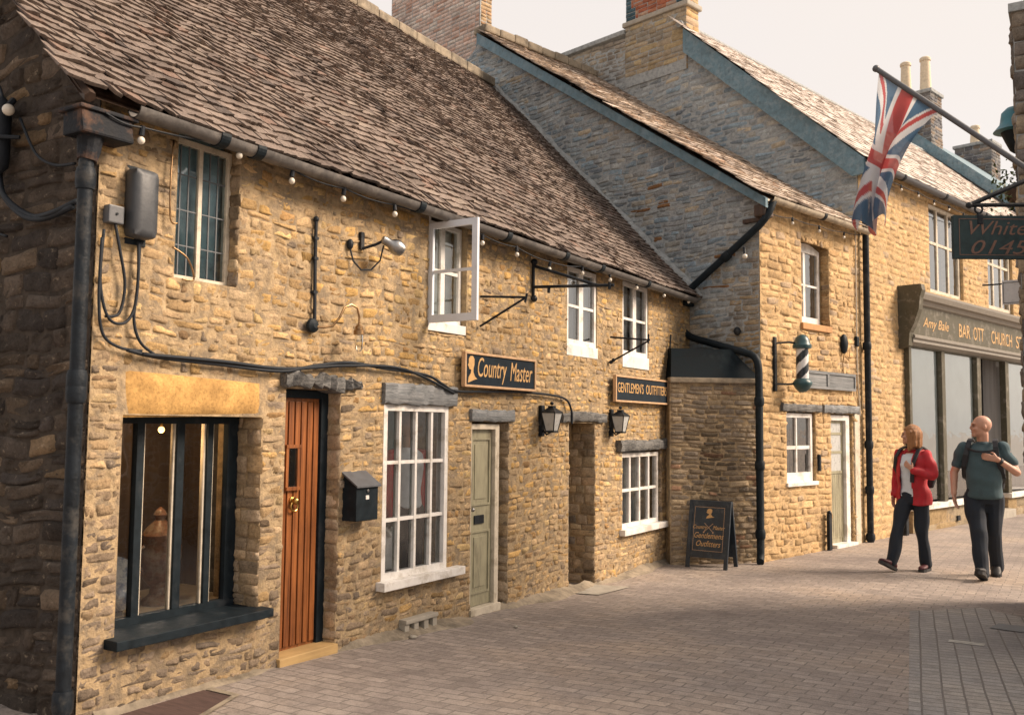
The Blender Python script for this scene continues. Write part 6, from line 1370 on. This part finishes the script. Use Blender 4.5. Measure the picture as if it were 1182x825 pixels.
strap(bp, FWm, [(.10, .14, 1.47), (.105, .03, 1.505), (.11, -.06, 1.47), (.105, -.13, 1.38), (.09, -.165, 1.29), (.085, -.17, 1.2), (.075, -.165, 1.08)], .022, M['black_nylon'])
strap(bp, FWm, [(-.10, .14, 1.47), (-.11, .03, 1.505), (-.125, -.06, 1.47), (-.155, -.11, 1.38), (-.185, -.09, 1.25), (-.19, .04, 1.12)], .02, M['black_nylon'])

# ------------------------------------------------------------------ light, sky, camera
SUN_EL, SUN_AZ = 36, math.degrees(math.atan2(.86, .50))        # azimuth clockwise from +y
sd_ = Vector((math.sin(R(SUN_AZ)) * math.cos(R(SUN_EL)), math.cos(R(SUN_AZ)) * math.cos(R(SUN_EL)), math.sin(R(SUN_EL))))
sl = bpy.data.lights.new('sun', 'SUN'); sl.energy = 2.55; sl.angle = R(26); sl.color = (1, .80, .62)
so_ = bpy.data.objects.new('sun', sl); COL.objects.link(so_); so_.rotation_euler = (-sd_).to_track_quat('-Z', 'Y').to_euler(); so_.location = (20, 10, 20)
wd_ = bpy.data.worlds.new('World'); scene.world = wd_; wd_.use_nodes = True; nt = wd_.node_tree; nt.nodes.clear()
out = nt.nodes.new('ShaderNodeOutputWorld'); bg = nt.nodes.new('ShaderNodeBackground'); bg.inputs[1].default_value = .1; nt.links.new(bg.outputs[0], out.inputs[0])
sk = nt.nodes.new('ShaderNodeTexSky'); sk.sky_type = 'NISHITA'; sk.sun_disc = False; sk.sun_elevation = R(SUN_EL); sk.sun_rotation = R(SUN_AZ); sk.dust_density = 3; sk.air_density = 1.2
tc = nt.nodes.new('ShaderNodeTexCoord'); nz = nt.nodes.new('ShaderNodeTexNoise'); nz.inputs['Scale'].default_value = 1.6; nz.inputs['Detail'].default_value = 5; nt.links.new(tc.outputs['Generated'], nz.inputs['Vector'])
fac = ramp(nt, nz.outputs['Fac'], [(.3, g3(.86)), (.7, g3(.97))])
veil = mix(nt, 'MIX', fac, sk.outputs[0], (3.4, 3.08, 2.84)); nt.links.new(veil, bg.inputs[0])          # thin even cloud over the blue
cam = bpy.data.cameras.new('camera'); co = bpy.data.objects.new('camera', cam); COL.objects.link(co)
yaw, pit, rol = R(31.7), R(4.2), R(.54)
fw = Vector((-math.sin(yaw) * math.cos(pit), math.cos(yaw) * math.cos(pit), math.sin(pit))); rt = Vector((math.cos(yaw), math.sin(yaw), 0)); up = rt.cross(fw); rt = rt * math.cos(rol) + up * math.sin(rol); up = rt.cross(fw)
co.matrix_world = Matrix(((rt.x, up.x, -fw.x, 0), (rt.y, up.y, -fw.y, 0), (rt.z, up.z, -fw.z, 1.7), (0, 0, 0, 1)))
cam.sensor_width = 36; cam.lens = 36 * 1066 / 1182; cam.clip_end = 1500; cam.clip_start = .05
cam.dof.use_dof = True; cam.dof.focus_distance = 8.5; cam.dof.aperture_fstop = 4.0
scene.camera = co
vs = scene.view_settings; vs.view_transform = 'Standard'; vs.look = 'None'; vs.exposure = 1.5; vs.gamma = 1; vs.use_curve_mapping = False
